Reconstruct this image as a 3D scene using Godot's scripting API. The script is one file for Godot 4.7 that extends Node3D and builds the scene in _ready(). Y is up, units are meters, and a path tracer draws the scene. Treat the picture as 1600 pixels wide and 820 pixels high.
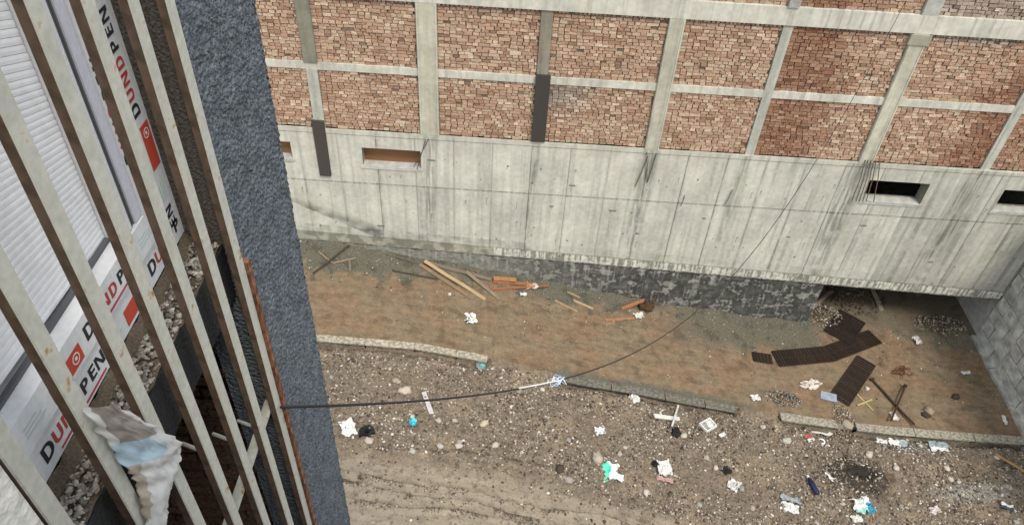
extends Node3D
# A rubble-strewn yard between a half-built brick-and-concrete block and the barred window the picture is taken beside.

var rng := RandomNumberGenerator.new()
var M := {}
var used := {}
var uvk := 0
const W0 := Vector3(-9, 0, 0)
const WALL := -15.0
var nz := FastNoiseLite.new()
var nf := FastNoiseLite.new()

func _ready():
	rng.seed = 7
	nz.seed = 3; nz.frequency = 1.0; nz.noise_type = FastNoiseLite.TYPE_SIMPLEX_SMOOTH
	nf.seed = 9; nf.frequency = 1.0; nf.noise_type = FastNoiseLite.TYPE_SIMPLEX; nf.fractal_octaves = 3
	# ---- camera, sky, sun, exposure
	var cam := Camera3D.new(); cam.name = "camera"
	cam.fov = 37.73; cam.near = 0.05; cam.far = 400.0
	cam.transform = Transform3D(Basis(Vector3(0.998034, 0.045926, -0.042638), Vector3(-0.062667, 0.731414, -0.679048), Vector3(0, 0.680385, 0.732855)), Vector3(0, 15.75, 0))
	add_child(cam); cam.current = true
	var sm := ProceduralSkyMaterial.new()
	sm.sky_top_color = Color(0.83, 0.86, 0.89); sm.sky_horizon_color = Color(0.84, 0.86, 0.87); sm.sky_curve = 0.3
	sm.ground_horizon_color = Color(0.5, 0.48, 0.45); sm.ground_bottom_color = Color(0.4, 0.38, 0.35)
	sm.sun_angle_max = 0.0
	var sky := Sky.new(); sky.sky_material = sm
	var e := Environment.new()
	e.background_mode = Environment.BG_SKY; e.sky = sky; e.background_energy_multiplier = 1.0
	e.tonemap_mode = Environment.TONE_MAPPER_LINEAR; e.tonemap_exposure = 2.35
	e.sdfgi_enabled = true; e.ssao_enabled = true; e.ssil_enabled = true
	var we := WorldEnvironment.new(); we.name = "world_environment"; we.environment = e; add_child(we)
	var sun := DirectionalLight3D.new(); sun.name = "sun"
	sun.light_energy = 0.5; sun.light_angular_distance = 14.0; sun.light_color = Color(1, 0.97, 0.92); sun.shadow_enabled = true
	sun.rotation_degrees = Vector3(-58, 28, 0)
	add_child(sun)
	materials(); print("materials")
	terrain(); print("terrain")
	block(); print("block")
	side_wall()
	kerbs()
	near_building(); print("near")
	window()
	grille()
	rag()
	cable()
	timber(); print("timber")
	steel()
	litter()
	stones(); print("done")

# ------------------------------------------------------------------ helpers
func tag(o, label := "", category := "", group := "", kind := ""):
	if label: o.set_meta("label", label)
	if category: o.set_meta("category", category)
	if group: o.set_meta("group", group)
	if kind: o.set_meta("kind", kind)
	return o

func numbered(called: String, parent) -> String:
	var key = str(parent.get_instance_id()) + called
	var n = used.get(key, 0); used[key] = n + 1
	return called if n == 0 else "%s_%03d" % [called, n]

func base(called: String, at := Vector3.ZERO, parent = self) -> Node3D:
	var o := Node3D.new(); o.name = numbered(called, parent); parent.add_child(o); o.position = at
	return o

func put(called: String, mesh: Mesh, material, parent = self, xf := Transform3D.IDENTITY) -> MeshInstance3D:
	var o := MeshInstance3D.new(); o.name = numbered(called, parent); o.mesh = mesh
	if material: o.material_override = material
	parent.add_child(o); o.transform = xf
	return o

func begin() -> SurfaceTool:
	var st := SurfaceTool.new(); st.begin(Mesh.PRIMITIVE_TRIANGLES); st.set_smooth_group(-1)
	return st

func done(st: SurfaceTool) -> ArrayMesh:
	st.generate_normals()
	return st.commit()

func vtx(st: SurfaceTool, p: Vector3, col: Color):
	st.set_color(col)
	if uvk == 1: st.set_uv(Vector2((p.x + 9.0) / 24.0, (10.0 - p.y) / 10.0))
	elif uvk == 3: st.set_uv(Vector2(p.z, p.y))
	st.add_vertex(p)

func quad(st: SurfaceTool, a: Vector3, b: Vector3, c: Vector3, d: Vector3, col := Color.WHITE):
	vtx(st, a, col); vtx(st, b, col); vtx(st, c, col); vtx(st, a, col); vtx(st, c, col); vtx(st, d, col)

const FACES := [[6, 7, 5, 4], [3, 2, 0, 1], [7, 3, 1, 5], [2, 6, 4, 0], [2, 3, 7, 6], [4, 5, 1, 0]]
func bx(st: SurfaceTool, lo: Vector3, hi: Vector3, col := Color.WHITE, jit := 0.0, xf := Transform3D.IDENTITY):
	var v := []
	for i in 8:
		var p := Vector3(hi.x if i & 1 else lo.x, hi.y if i & 2 else lo.y, hi.z if i & 4 else lo.z)
		if jit > 0.0: p += Vector3(rng.randf_range(-jit, jit), rng.randf_range(-jit, jit), rng.randf_range(-jit, jit))
		v.append(xf * p)
	for f in FACES: quad(st, v[f[0]], v[f[1]], v[f[2]], v[f[3]], col)

func box_mesh(lo: Vector3, hi: Vector3, col := Color.WHITE, jit := 0.0) -> ArrayMesh:
	var st := begin(); bx(st, lo, hi, col, jit); return done(st)

func tube(st: SurfaceTool, path: Array, r: float, sides := 8, col := Color.WHITE):
	var rings := []
	for i in path.size():
		var t: Vector3 = (path[mini(i + 1, path.size() - 1)] - path[maxi(i - 1, 0)]).normalized()
		var u := t.cross(Vector3.UP)
		if u.length() < 0.1: u = t.cross(Vector3.RIGHT)
		u = u.normalized(); var w := t.cross(u)
		var ring := []
		for k in sides: ring.append(path[i] + (u * cos(TAU * k / sides) + w * sin(TAU * k / sides)) * r)
		rings.append(ring)
	st.set_smooth_group(0)
	for i in path.size() - 1:
		for k in sides:
			var n := (k + 1) % sides
			quad(st, rings[i][k], rings[i + 1][k], rings[i + 1][n], rings[i][n], col)
	st.set_smooth_group(-1)
	for k in range(1, sides - 1):
		vtx(st, rings[0][0], col); vtx(st, rings[0][k], col); vtx(st, rings[0][k + 1], col)
		var R = rings[-1]
		vtx(st, R[0], col); vtx(st, R[k + 1], col); vtx(st, R[k], col)

# smooth indexed grid of points: rows of equal length
func sheet_mesh(rows: Array, uvs := []) -> ArrayMesh:
	var st := SurfaceTool.new(); st.begin(Mesh.PRIMITIVE_TRIANGLES); st.set_smooth_group(0)
	var m: int = rows[0].size()
	for i in rows.size():
		for j in m:
			if uvs.size(): st.set_uv(uvs[i][j])
			st.add_vertex(rows[i][j])
	for i in rows.size() - 1:
		for j in m - 1:
			var a := i * m + j
			for k in [a, a + 1, a + m + 1, a, a + m + 1, a + m]: st.add_index(k)
	st.generate_normals()
	return st.commit()

# lump: a displaced sphere; rough 0..1 gives dents, flat cuts the underside
func lump(size: Vector3, seed_: int, rough := 0.25, freq := 1.6, crease := 0.0, rings := 9, segs := 14, colf = null) -> ArrayMesh:
	var st := SurfaceTool.new(); st.begin(Mesh.PRIMITIVE_TRIANGLES); st.set_smooth_group(0 if crease < 0.5 else -1)
	var off := Vector3(seed_ * 7.31, seed_ * 3.7, seed_ * 1.9)
	var P := []
	for i in rings + 1:
		var row := []
		for j in segs + 1:
			var th := PI * i / rings; var ph := TAU * (j % segs) / segs
			var d := Vector3(sin(th) * cos(ph), cos(th), sin(th) * sin(ph))
			var r := 1.0 + rough * nf.get_noise_3dv(d * freq + off)
			if crease > 0.0: r -= crease * 0.35 * (1.0 - absf(nz.get_noise_3dv(d * freq * 2.2 + off)) * 2.0)
			var p := d * r
			p.y = maxf(p.y, -0.55)
			row.append(p * size * 0.5)
		P.append(row)
	for i in rings:
		for j in segs:
			var c := Color.WHITE
			if colf != null: c = colf.call(P[i][j] / size)
			quad(st, P[i][j], P[i][j + 1], P[i + 1][j + 1], P[i + 1][j], c)
	st.generate_normals()
	return st.commit()

# crumpled sheet lying about y = 0: four corners on the ground, thin but closed
func crumple(c: Array, amp: float, seed_: int, n := 14, lift := 0.0, colf = null, ragged := 0.06, thick := 0.004) -> ArrayMesh:
	var st := SurfaceTool.new(); st.begin(Mesh.PRIMITIVE_TRIANGLES); st.set_smooth_group(-1)
	var off := Vector2(seed_ * 5.3, seed_ * 2.1)
	var g := []
	var size: float = (c[2] - c[0]).length()
	for i in n + 1:
		var row := []
		for j in n + 1:
			var u := float(j) / n; var v := float(i) / n
			var p: Vector2 = (c[0] as Vector2).lerp(c[1], u).lerp((c[3] as Vector2).lerp(c[2], u), v)
			var edge: float = maxf(absf(u - 0.5), absf(v - 0.5)) * 2.0
			var q := Vector2(nz.get_noise_2d(u * 1.9 + off.x, v * 1.9 + off.y), nz.get_noise_2d(u * 1.9 + off.x + 50.0, v * 1.9 + off.y))
			p += q * ragged * size * 1.5 * (0.3 + edge)
			var h := (1.0 - absf(nz.get_noise_2d(u * 1.5 + off.x + 9.0, v * 1.5 + off.y)) * 2.0) * amp * 0.8
			h += nz.get_noise_2d(u * 5.0 + off.x, v * 5.0 + off.y + 20.0) * amp * 0.3
			h = maxf(h, 0.0) + lift * (1.0 - edge * edge)
			row.append(Vector3(p.x, h + thick, p.y))
		g.append(row)
	for i in n:
		for j in n:
			var col := Color.WHITE
			if colf != null: col = colf.call((j + 0.5) / n, (i + 0.5) / n)
			quad(st, g[i][j], g[i][j + 1], g[i + 1][j + 1], g[i + 1][j], col)
			var d := Vector3(0, -thick, 0)
			quad(st, g[i + 1][j] + d, g[i + 1][j + 1] + d, g[i][j + 1] + d, g[i][j] + d, col)
	st.generate_normals()
	return st.commit()

func lin(r: float, g: float, b: float) -> Color: return Color(r, g, b).linear_to_srgb()

func mat(col: Color, rough := 0.85, tex: Texture2D = null, scale := 1.0, metal := 0.0, bump: Texture2D = null, bump_amt := 0.6) -> StandardMaterial3D:
	var m := StandardMaterial3D.new()
	m.albedo_color = col; m.roughness = rough; m.metallic = metal; m.metallic_specular = 0.35
	m.vertex_color_use_as_albedo = true
	if tex or bump:
		m.uv1_triplanar = true; m.uv1_world_triplanar = true; m.uv1_scale = Vector3.ONE * scale
	if tex: m.albedo_texture = tex
	if bump:
		m.normal_enabled = true; m.normal_texture = bump; m.normal_scale = bump_amt
	m.cull_mode = BaseMaterial3D.CULL_DISABLED
	return m

func noise_bytes(w: int, h: int, freq: float, seed_: int, sx := 1, sy := 1, type := FastNoiseLite.TYPE_SIMPLEX_SMOOTH, oct := 4) -> PackedByteArray:
	var n := FastNoiseLite.new(); n.seed = seed_; n.frequency = freq; n.noise_type = type; n.fractal_octaves = oct
	var im := n.get_image(int(ceil(w / float(sx))), int(ceil(h / float(sy))))
	im.convert(Image.FORMAT_L8)
	if sx > 1 or sy > 1: im.resize(w, h, Image.INTERPOLATE_CUBIC)
	return im.get_data()

# tiling grey texture between two levels
func grain(seed_: int, freq: float, lo: float, hi: float, size := 256, stretch := Vector2i(1, 1), a := Color.WHITE, b := Color.WHITE) -> ImageTexture:
	var n := FastNoiseLite.new(); n.seed = seed_; n.frequency = freq; n.fractal_octaves = 5
	var im := n.get_seamless_image(size / stretch.x, size / stretch.y)
	im.resize(size, size, Image.INTERPOLATE_CUBIC)
	im.convert(Image.FORMAT_L8)
	var d := im.get_data(); var o := PackedByteArray(); o.resize(size * size * 3)
	for i in size * size:
		var t := d[i] / 255.0; var v: float = lerp(lo, hi, t) * 255.0
		o[i * 3] = clampi(int(v * lerp(a.r, b.r, t)), 0, 255); o[i * 3 + 1] = clampi(int(v * lerp(a.g, b.g, t)), 0, 255); o[i * 3 + 2] = clampi(int(v * lerp(a.b, b.b, t)), 0, 255)
	var im2 := Image.create_from_data(size, size, false, Image.FORMAT_RGB8, o)
	return ImageTexture.create_from_image(im2)

# rough-cast: speckle, pits and broad uneven patches
func stucco_tex() -> ImageTexture:
	var n := 512; var d := []
	for q in [[71, 0.17], [72, 0.012], [73, 0.06]]:
		var fn := FastNoiseLite.new(); fn.seed = q[0]; fn.frequency = q[1]; fn.fractal_octaves = 3
		var im := fn.get_seamless_image(n, n); im.convert(Image.FORMAT_L8); d.append(im.get_data())
	var o := PackedByteArray(); o.resize(n * n * 3)
	for i in n * n:
		var v: float = 0.9 + 0.5 * (d[0][i] / 255.0 - 0.5) + 0.24 * (d[1][i] / 255.0 - 0.5) + 0.14 * (d[2][i] / 255.0 - 0.5)
		if d[0][i] < 60: v *= 0.7
		elif d[0][i] > 220: v *= 1.2
		for k in 3: o[i * 3 + k] = clampi(int(v * 235.0), 0, 255)
	return ImageTexture.create_from_image(Image.create_from_data(n, n, false, Image.FORMAT_RGB8, o))

func bump_tex(seed_: int, freq: float, strength: float, size := 256) -> ImageTexture:
	var n := FastNoiseLite.new(); n.seed = seed_; n.frequency = freq; n.fractal_octaves = 4
	var im := n.get_seamless_image(size, size)
	im.convert(Image.FORMAT_RGBA8); im.bump_map_to_normal_map(strength)
	return ImageTexture.create_from_image(im)

func pw(x: float, xs: Array, ys: Array) -> float:
	if x <= xs[0]: return ys[0]
	for i in xs.size() - 1:
		if x <= xs[i + 1]: return lerp(float(ys[i]), float(ys[i + 1]), (x - xs[i]) / (xs[i + 1] - xs[i]))
	return ys[-1]

func prof(x: float) -> float:
	return pw(x, [-14.0, -5.4, -2.7, 0.0, 2.0, 4.3, 6.3, 8.5, 11.0, 15.0], [2.7, 2.15, 1.8, 1.4, 1.0, 0.66, 0.43, 0.24, 0.13, 0.08])
func kerb_z(x: float) -> float:
	return -pw(x, [-9.0, -4.4, -2.1, -0.8, 0.9, 3.3, 5.8, 7.0, 9.5, 13.2], [11.6, 11.76, 11.96, 11.92, 11.8, 11.8, 11.66, 11.56, 11.5, 11.5])

func rut(x: float, z: float, x0: float, z0: float, x1: float, z1: float, depth: float) -> float:
	if x < x0 - 0.3 or x > x1 + 0.3: return 0.0
	var t: float = (x - x0) / (x1 - x0); var zc: float = lerp(z0, z1, t) + 0.05 * sin(x * 2.3) + 0.04 * nz.get_noise_2d(x * 1.5, z0 * 10.0)
	var d: float = (z - zc) / 0.038
	var ends := clampf(minf(t, 1.0 - t) * 6.0 + 0.2, 0.0, 1.0) * clampf(0.65 + nz.get_noise_2d(x * 2.4, z0 * 31.0), 0.1, 1.2)
	return ends * depth * (exp(-(d - 1.6) * (d - 1.6) * 0.5) * 0.8 - exp(-d * d))

func ground_y(x: float, z: float) -> float:
	var k := kerb_z(x)
	if z < k:
		return prof(x) + 0.012 * nf.get_noise_2d(x * 1.2, z * 1.2) + 0.10 * smoothstep(-14.3, -15.2, z) * clampf(0.5 + nz.get_noise_2d(x * 0.8, 4.0), 0.0, 1.0) * (1.0 - smoothstep(7.5, 8.6, x))
	var near := smoothstep(-9.6, -8.6, z) * (1.0 - smoothstep(0.5, 4.0, x))
	var y := prof(x) - 0.10 + 0.07 * nz.get_noise_2d(x * 0.45, z * 0.45) + (1.0 - near * 0.7) * (0.075 * nf.get_noise_2d(x * 1.7, z * 1.7) + 0.03 * nz.get_noise_2d(x * 6.0, z * 6.0))
	y += rut(x, z, -3.3, -8.52, 3.2, -8.28, 0.14) + rut(x, z, -3.3, -8.30, 0.9, -8.10, 0.11) + rut(x, z, -3.6, -7.90, 3.4, -8.02, 0.13)
	if (x > -0.5 and x < 1.35) or (x > 5.7 and x < 6.9): y += 0.11 * (1.0 - smoothstep(0.0, 0.6, z - k)) * smoothstep(0.0, 0.25, minf(absf(x + 0.5), minf(absf(x - 1.35), minf(absf(x - 5.7), absf(x - 6.9)))))
	else: y -= 0.13 * exp(-pow((z - k - 0.07) / 0.11, 2.0)) * (1.0 if x < 9.0 else 1.2)
	y += rut(x, z, -2.6, -9.2, 0.9, -9.45, 0.06)
	y += 0.1 * exp(-(pow((x - 8.3) / 0.9, 2.0) + pow((z + 10.1) / 0.5, 2.0)))
	return y

# ------------------------------------------------------------------ materials
func materials():
	var g1 := grain(11, 0.02, 0.72, 1.0)
	var g2 := grain(12, 0.06, 0.6, 1.0)
	var bmp := bump_tex(21, 0.05, 6.0)
	M.brick = mat(Color.WHITE, 0.95, grain(13, 0.05, 0.62, 1.1), 3.0, 0.0, bmp, 0.8)
	M.mortar = mat(lin(0.25, 0.195, 0.155), 0.95, g2, 2.0)
	M.facade = facade_material()
	M.plain = mat(Color.WHITE, 0.9, grain(14, 0.015, 0.82, 1.0), 1.0, 0.0, bmp, 0.2)
	M.dirty = mat(Color.WHITE, 0.92, g2, 4.0, 0.0, bmp, 0.8)
	M.block = mat(Color.WHITE, 0.92, grain(15, 0.016, 0.68, 1.06), 0.55, 0.0, bmp, 0.3)
	M.kerb = mat(Color.WHITE, 0.92, grain(28, 0.03, 0.6, 1.15), 1.2, 0.0, bmp, 0.6)
	M.wood = mat(Color.WHITE, 0.8, grain(16, 0.05, 0.6, 1.05, 256, Vector2i(1, 1)), 5.0)
	M.stone = mat(Color.WHITE, 0.9, g2, 5.0)
	M.paper = mat(Color.WHITE, 0.75, grain(17, 0.02, 0.86, 1.0), 3.0)
	M.film = mat(Color.WHITE, 0.35, grain(18, 0.02, 0.9, 1.0), 3.0)
	M.thin = M.film.duplicate(); M.thin.backlight_enabled = true; M.thin.backlight = Color(0.45, 0.45, 0.44); M.thin.transparency = BaseMaterial3D.TRANSPARENCY_ALPHA; M.thin.albedo_color = Color(1, 1, 1, 0.86)
	M.gloss = mat(Color.WHITE, 0.25)
	M.rust = mat(Color.WHITE, 0.85, grain(19, 0.03, 0.45, 1.1, 256, Vector2i(1, 1), Color(1.0, 0.9, 0.8), Color(1.0, 1.0, 1.0)), 3.0)
	M.stucco = mat(lin(0.142, 0.164, 0.188), 0.95, stucco_tex(), 1.7, 0.0, bump_tex(27, 0.12, 9.0), 0.6)
	M.plaster = mat(lin(0.72, 0.7, 0.65), 0.9, grain(23, 0.03, 0.86, 1.0), 3.0, 0.0, bump_tex(24, 0.03, 5.0), 0.8)
	M.pvc = mat(lin(0.74, 0.75, 0.77), 0.35, grain(25, 0.03, 0.93, 1.0), 6.0)
	M.slat = mat(lin(0.84, 0.85, 0.88), 0.4, grain(26, 0.02, 0.93, 1.0), 4.0)
	M.gasket = mat(lin(0.1, 0.1, 0.11), 0.6)
	M.red = mat(lin(0.50, 0.075, 0.045), 0.5)
	M.ink = mat(lin(0.03, 0.03, 0.035), 0.5)
	M.crimson = mat(lin(0.42, 0.06, 0.06), 0.5)
	M.mint = mat(lin(0.45, 0.58, 0.56), 0.5)
	M.white = mat(lin(0.78, 0.78, 0.76), 0.5)
	M.dirt = mat(lin(0.17, 0.135, 0.10), 0.95, g2, 8.0, 0.0, bmp, 0.8)
	M.reveal = mat(lin(0.15, 0.138, 0.122), 0.95, g2, 6.0, 0.0, bmp, 0.8)
	M.tar = mat(lin(0.035, 0.038, 0.042), 0.7, g2, 5.0, 0.0, bmp, 0.6)
	M.rubber = mat(lin(0.02, 0.02, 0.022), 0.5)

func splat(noise: float, lo: float, hi: float) -> float: return clampf((noise - lo) / (hi - lo), 0.0, 1.0)

func joint_y(x: float) -> float: return 2.47 - (x + 5.0) * 0.0335

# colours of the concrete: pour marks, drips, damp, bitumen below the joint
func facade_material() -> StandardMaterial3D:
	var w := 1536; var h := 640; var k := 64.0
	var fine := noise_bytes(w, h, 0.11, 31); var blot := noise_bytes(w, h, 0.012, 32)
	var strk := noise_bytes(w, h, 0.085, 33, 1, 32); var strk2 := noise_bytes(w, h, 0.18, 34, 1, 12)
	var cell := noise_bytes(w, h, 0.035, 35); var smear := noise_bytes(w, h, 0.05, 36, 3, 1)
	var o := PackedByteArray(); o.resize(w * h * 3)
	var seams := []
	for i in 26: seams.append(-8.9 + i * 0.92)
	for py in h:
		var Y := 10.0 - py / k
		for px in w:
			var x := -9.0 + px / k; var i := py * w + px
			var f := fine[i] / 255.0; var b := blot[i] / 255.0; var s := strk[i] / 255.0; var s2 := strk2[i] / 255.0; var c := cell[i] / 255.0
			var v := 1.0 + 0.10 * (f - 0.5) + 0.15 * (b - 0.5) + 0.10 * (c - 0.5) + 0.05 * (s2 - 0.5)
			var r := 176.0 * v; var g := 174.0 * v; var bl := 163.0 * v
			var J := joint_y(x)
			var drip := splat(s + 0.25 * (s2 - 0.5), 0.58, 0.75) * splat(c + 0.3 * b, 0.42, 0.62)
			if Y > 5.7: drip *= 1.1
			var dark := (0.09 if x < 6.0 else 0.13) * drip
			# bright lime runs
			var lime := splat(1.0 - s - 0.2 * (s2 - 0.5), 0.62, 0.72) * 0.5
			r += lime * 12.0; g += lime * 12.0; bl += lime * 12.0
			# pour joint dirt and panel seams
			if Y > J and Y < 5.66:
				var sd := fposmod(x + 8.9, 0.92); sd = minf(sd, 0.92 - sd)
				dark += 0.15 * splat(1.0 - sd / 0.05, 0.2, 1.0) * splat(c + f * 0.4, 0.4, 0.8)
				var hd: float = absf(Y - 4.17)
				dark += 0.26 * splat(1.0 - hd / 0.035, 0.1, 1.0) * splat(s2 + f * 0.3, 0.3, 0.75)
				dark += 0.3 * splat(1.0 - (Y - J) / 0.05, 0.2, 1.0) * splat(f, 0.25, 0.6)
				# drips below the feet of the columns
				for cx in [[8.0, 0.45], [3.07, 0.28], [-2.1, 0.25], [5.3, 0.16], [10.8, 0.35], [0.4, 0.12]]:
					var dx: float = absf(x - float(cx[0]) + (5.7 - Y) * 0.03)
					if dx < cx[1]: dark += 0.26 * (1.0 - dx / float(cx[1])) * splat(s2 + 0.25 * c, 0.38, 0.72) * splat(Y + c * 3.0, 3.4, 4.8)
				# mould wedge low on the left
				if x < -3.4 and x > -6.0:
					var top := 3.55 - (x + 5.4) * 0.36; var bot := 3.32 - (x + 5.4) * 0.5
					if Y < top + 0.2 * (c - 0.5) and Y > bot + 0.05 * (f - 0.5): dark += 0.34 * splat(c + 0.3 * f, 0.25, 0.9) * clampf((top - Y) / 0.25 + 0.15, 0.0, 1.0)
				if Y < J + 0.28: dark += 0.16 * splat(c, 0.3, 0.65) * (1.0 if x < 0.5 else 0.4)
				if x > 9.5: dark += 0.14 * splat(b + 0.3 * s, 0.4, 0.9)
			r *= 1.0 - dark * 0.95; g *= 1.0 - dark * 0.93; bl *= 1.0 - dark * 0.95
			if Y <= J:
				var t := splat(s2 * 0.55 + s * 0.3 + f * 0.25, 0.46, 0.62)
				var band: float = J - 0.27 + 0.05 * (s2 - 0.5) * 2.0
				if Y > band:
					r = lerp(122.0, 182.0, t) * v; g = lerp(121.0, 180.0, t) * v; bl = lerp(112.0, 168.0, t) * v
					if x < -0.5:
						var gg := 1.0 - 0.25 * splat(c, 0.35, 0.6)
						r = 150.0 * gg * v; g = 147.0 * gg * v; bl = 132.0 * gg * v
				else:
					var sm2 := smear[i] / 255.0
					var tar := splat(c * 0.4 + sm2 * 0.35 + f * 0.3 + (0.28 if x > 3.2 else 0.28 * smoothstep(-2.0, 3.2, x) - 0.05), 0.42, 0.82)
					var run := splat(s * 0.6 + s2 * 0.5, 0.6, 0.7) * splat(c, 0.35, 0.55)
					var gr := 122.0 * (0.8 + 0.4 * f)
					var q := 56.0 * (0.8 + 0.45 * f)
					r = lerp(gr * 0.98, q * 1.0, tar); g = lerp(gr * 0.98, q * 1.0, tar); bl = lerp(gr * 0.91, q * 0.96, tar)
					var chip := splat(sm2 * 0.45 + c * 0.4 + f * 0.25, 0.6, 0.68) * 0.7
					r = lerp(r, 146.0, chip); g = lerp(g, 143.0, chip); bl = lerp(bl, 134.0, chip)
					r = lerp(r, 150.0, run * 0.5); g = lerp(g, 150.0, run * 0.5); bl = lerp(bl, 143.0, run * 0.5)
			o[i * 3] = clampi(int(r), 0, 255); o[i * 3 + 1] = clampi(int(g), 0, 255); o[i * 3 + 2] = clampi(int(bl), 0, 255)
	var im := Image.create_from_data(w, h, false, Image.FORMAT_RGB8, o)
	# tie holes and knocks in the cast panels
	for n in 26:
		for yy in [4.95, 4.55, 3.85, 3.2, 2.75]:
			for dx in [0.22, 0.68]:
				if rng.randf() < 0.45: continue
				var x: float = -8.9 + n * 0.92 + dx + rng.randf_range(-0.16, 0.16); var y: float = yy + rng.randf_range(-0.14, 0.14)
				var q := Vector2i(int((x + 9.0) * k), int((10.0 - y) * k))
				var s := 2 if rng.randf() < 0.7 else 3
				im.fill_rect(Rect2i(q.x, q.y, s, s), Color(0.38, 0.37, 0.33).lerp(Color(0.55, 0.54, 0.5), rng.randf()))
				if rng.randf() < 0.4: im.fill_rect(Rect2i(q.x, q.y + s, 1, rng.randi_range(3, 12)), Color(0.5, 0.49, 0.45))
				if rng.randf() < 0.12: im.fill_rect(Rect2i(q.x - 3, q.y, rng.randi_range(5, 12), 3), Color(0.42, 0.41, 0.38))
	var m := StandardMaterial3D.new()
	m.albedo_texture = ImageTexture.create_from_image(im); m.roughness = 0.92; m.metallic_specular = 0.3
	m.vertex_color_use_as_albedo = true; m.cull_mode = BaseMaterial3D.CULL_DISABLED
	return m

# colours of the ground: mud, wet sand by the wall, soil, wheel-packed earth
func ground_material() -> StandardMaterial3D:
	var k := 64.0; var w := 1536; var h := 704   # x -9..15, z -17..-6
	var fine := noise_bytes(w, h, 0.22, 41); var mid := noise_bytes(w, h, 0.06, 42); var blot := noise_bytes(w, h, 0.011, 43)
	var cl := noise_bytes(w, h, 0.025, 44); var along := noise_bytes(w, h, 0.09, 45, 6, 1)
	var o := PackedByteArray(); o.resize(w * h * 3)
	for px in w:
		var x := -9.0 + px / k; var kz := kerb_z(x)
		for py in h:
			var z := -17.0 + py / k; var i := py * w + px
			var f := fine[i] / 255.0; var m := mid[i] / 255.0; var b := blot[i] / 255.0; var c := cl[i] / 255.0; var al := along[i] / 255.0
			var r: float; var g: float; var bl: float
			if z < kz:
				var red := splat(b + 0.25 * (al - 0.5), 0.38, 0.62)
				r = lerp(111.0, 113.0, red); g = lerp(97.0, 94.0, red); bl = lerp(79.0, 75.0, red)
				var mot := 1.0 + 0.22 * (m - 0.5) + 0.22 * (f - 0.5) + 0.16 * (al - 0.5)
				r *= mot; g *= mot; bl *= mot
				# wet grey sand along the wall foot and the kerb
				var foot: float = (-14.45 if x > -1.0 else -14.15) + 0.9 * (c - 0.5) + (0.25 * sin(x * 1.1)) - 0.25 * smoothstep(8.0, 9.0, x)
				var gy := splat(foot - z, -0.08, 0.16)
				if x > 8.4: gy *= 0.55
				gy = maxf(gy, splat(z - (kz - 0.30 + 0.25 * (c - 0.5)), 0.0, 0.12) * smoothstep(0.8, 1.6, x) * (1.0 - smoothstep(5.6, 6.6, x)))
				# a grey apron running out from the wall toward the opening
				gy = maxf(gy, 0.85 * splat(-13.55 - (x - 6.0) * 0.1 + 0.7 * (c - 0.5) - z, 0.0, 0.3) * smoothstep(3.6, 5.4, x) * (1.0 - smoothstep(8.3, 8.9, x)))
				var q := 0.8 + 0.4 * f
				r = lerp(r, 88.0 * q, gy); g = lerp(g, 85.0 * q, gy); bl = lerp(bl, 74.0 * q, gy)
				var wet := splat(c + 0.3 * (m - 0.5), 0.6, 0.8) * 0.16
				r *= 1.0 - wet; g *= 1.0 - wet; bl *= 1.0 - wet
			else:
				var packed := splat(z + 8.95 + 0.5 * (c - 0.5) + 0.25 * (m - 0.5) - 0.14 * maxf(x - 0.5, 0.0), -0.1, 0.25)
				var sandy := splat(b + 0.2 * (c - 0.5), 0.55, 0.7)
				r = lerp(110.0, 122.0, sandy); g = lerp(98.0, 108.0, sandy); bl = lerp(84.0, 91.0, sandy)
				r = lerp(r, 127.0, packed); g = lerp(g, 116.0, packed); bl = lerp(bl, 102.0, packed)
				var amp := 0.62 - 0.3 * packed
				var mot := 1.0 + amp * (f - 0.5) + 0.34 * (m - 0.5) + (0.16 * packed * (al - 0.5))
				mot *= 1.0 - 0.3 * splat(m * 0.6 + f * 0.5, 0.62, 0.7) * (1.0 - 0.6 * packed)
				r *= mot; g *= mot; bl *= mot
				var scorch := splat(1.35 - (pow((x - 8.4) / 0.95, 2.0) + pow((z + 10.15) / 0.55, 2.0)) + 0.9 * (m - 0.5), 0.2, 1.0) * 0.5
				r *= 1.0 - scorch; g *= 1.0 - scorch; bl *= 1.0 - scorch
				var ash := splat(1.2 - (pow((x - 11.2) / 1.4, 2.0) + pow((z + 10.0 + (x - 11.2) * 0.1) / 0.3, 2.0)) + 0.9 * (f - 0.5) + 0.6 * (m - 0.5), 0.3, 1.0) * 0.6
				r = lerp(r, 138.0, ash); g = lerp(g, 142.0, ash); bl = lerp(bl, 140.0, ash)
			o[i * 3] = clampi(int(r), 0, 255); o[i * 3 + 1] = clampi(int(g), 0, 255); o[i * 3 + 2] = clampi(int(bl), 0, 255)
	var mt := StandardMaterial3D.new()
	mt.albedo_texture = ImageTexture.create_from_image(Image.create_from_data(w, h, false, Image.FORMAT_RGB8, o))
	mt.roughness = 0.95; mt.metallic_specular = 0.25; mt.cull_mode = BaseMaterial3D.CULL_DISABLED
	return mt

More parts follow.
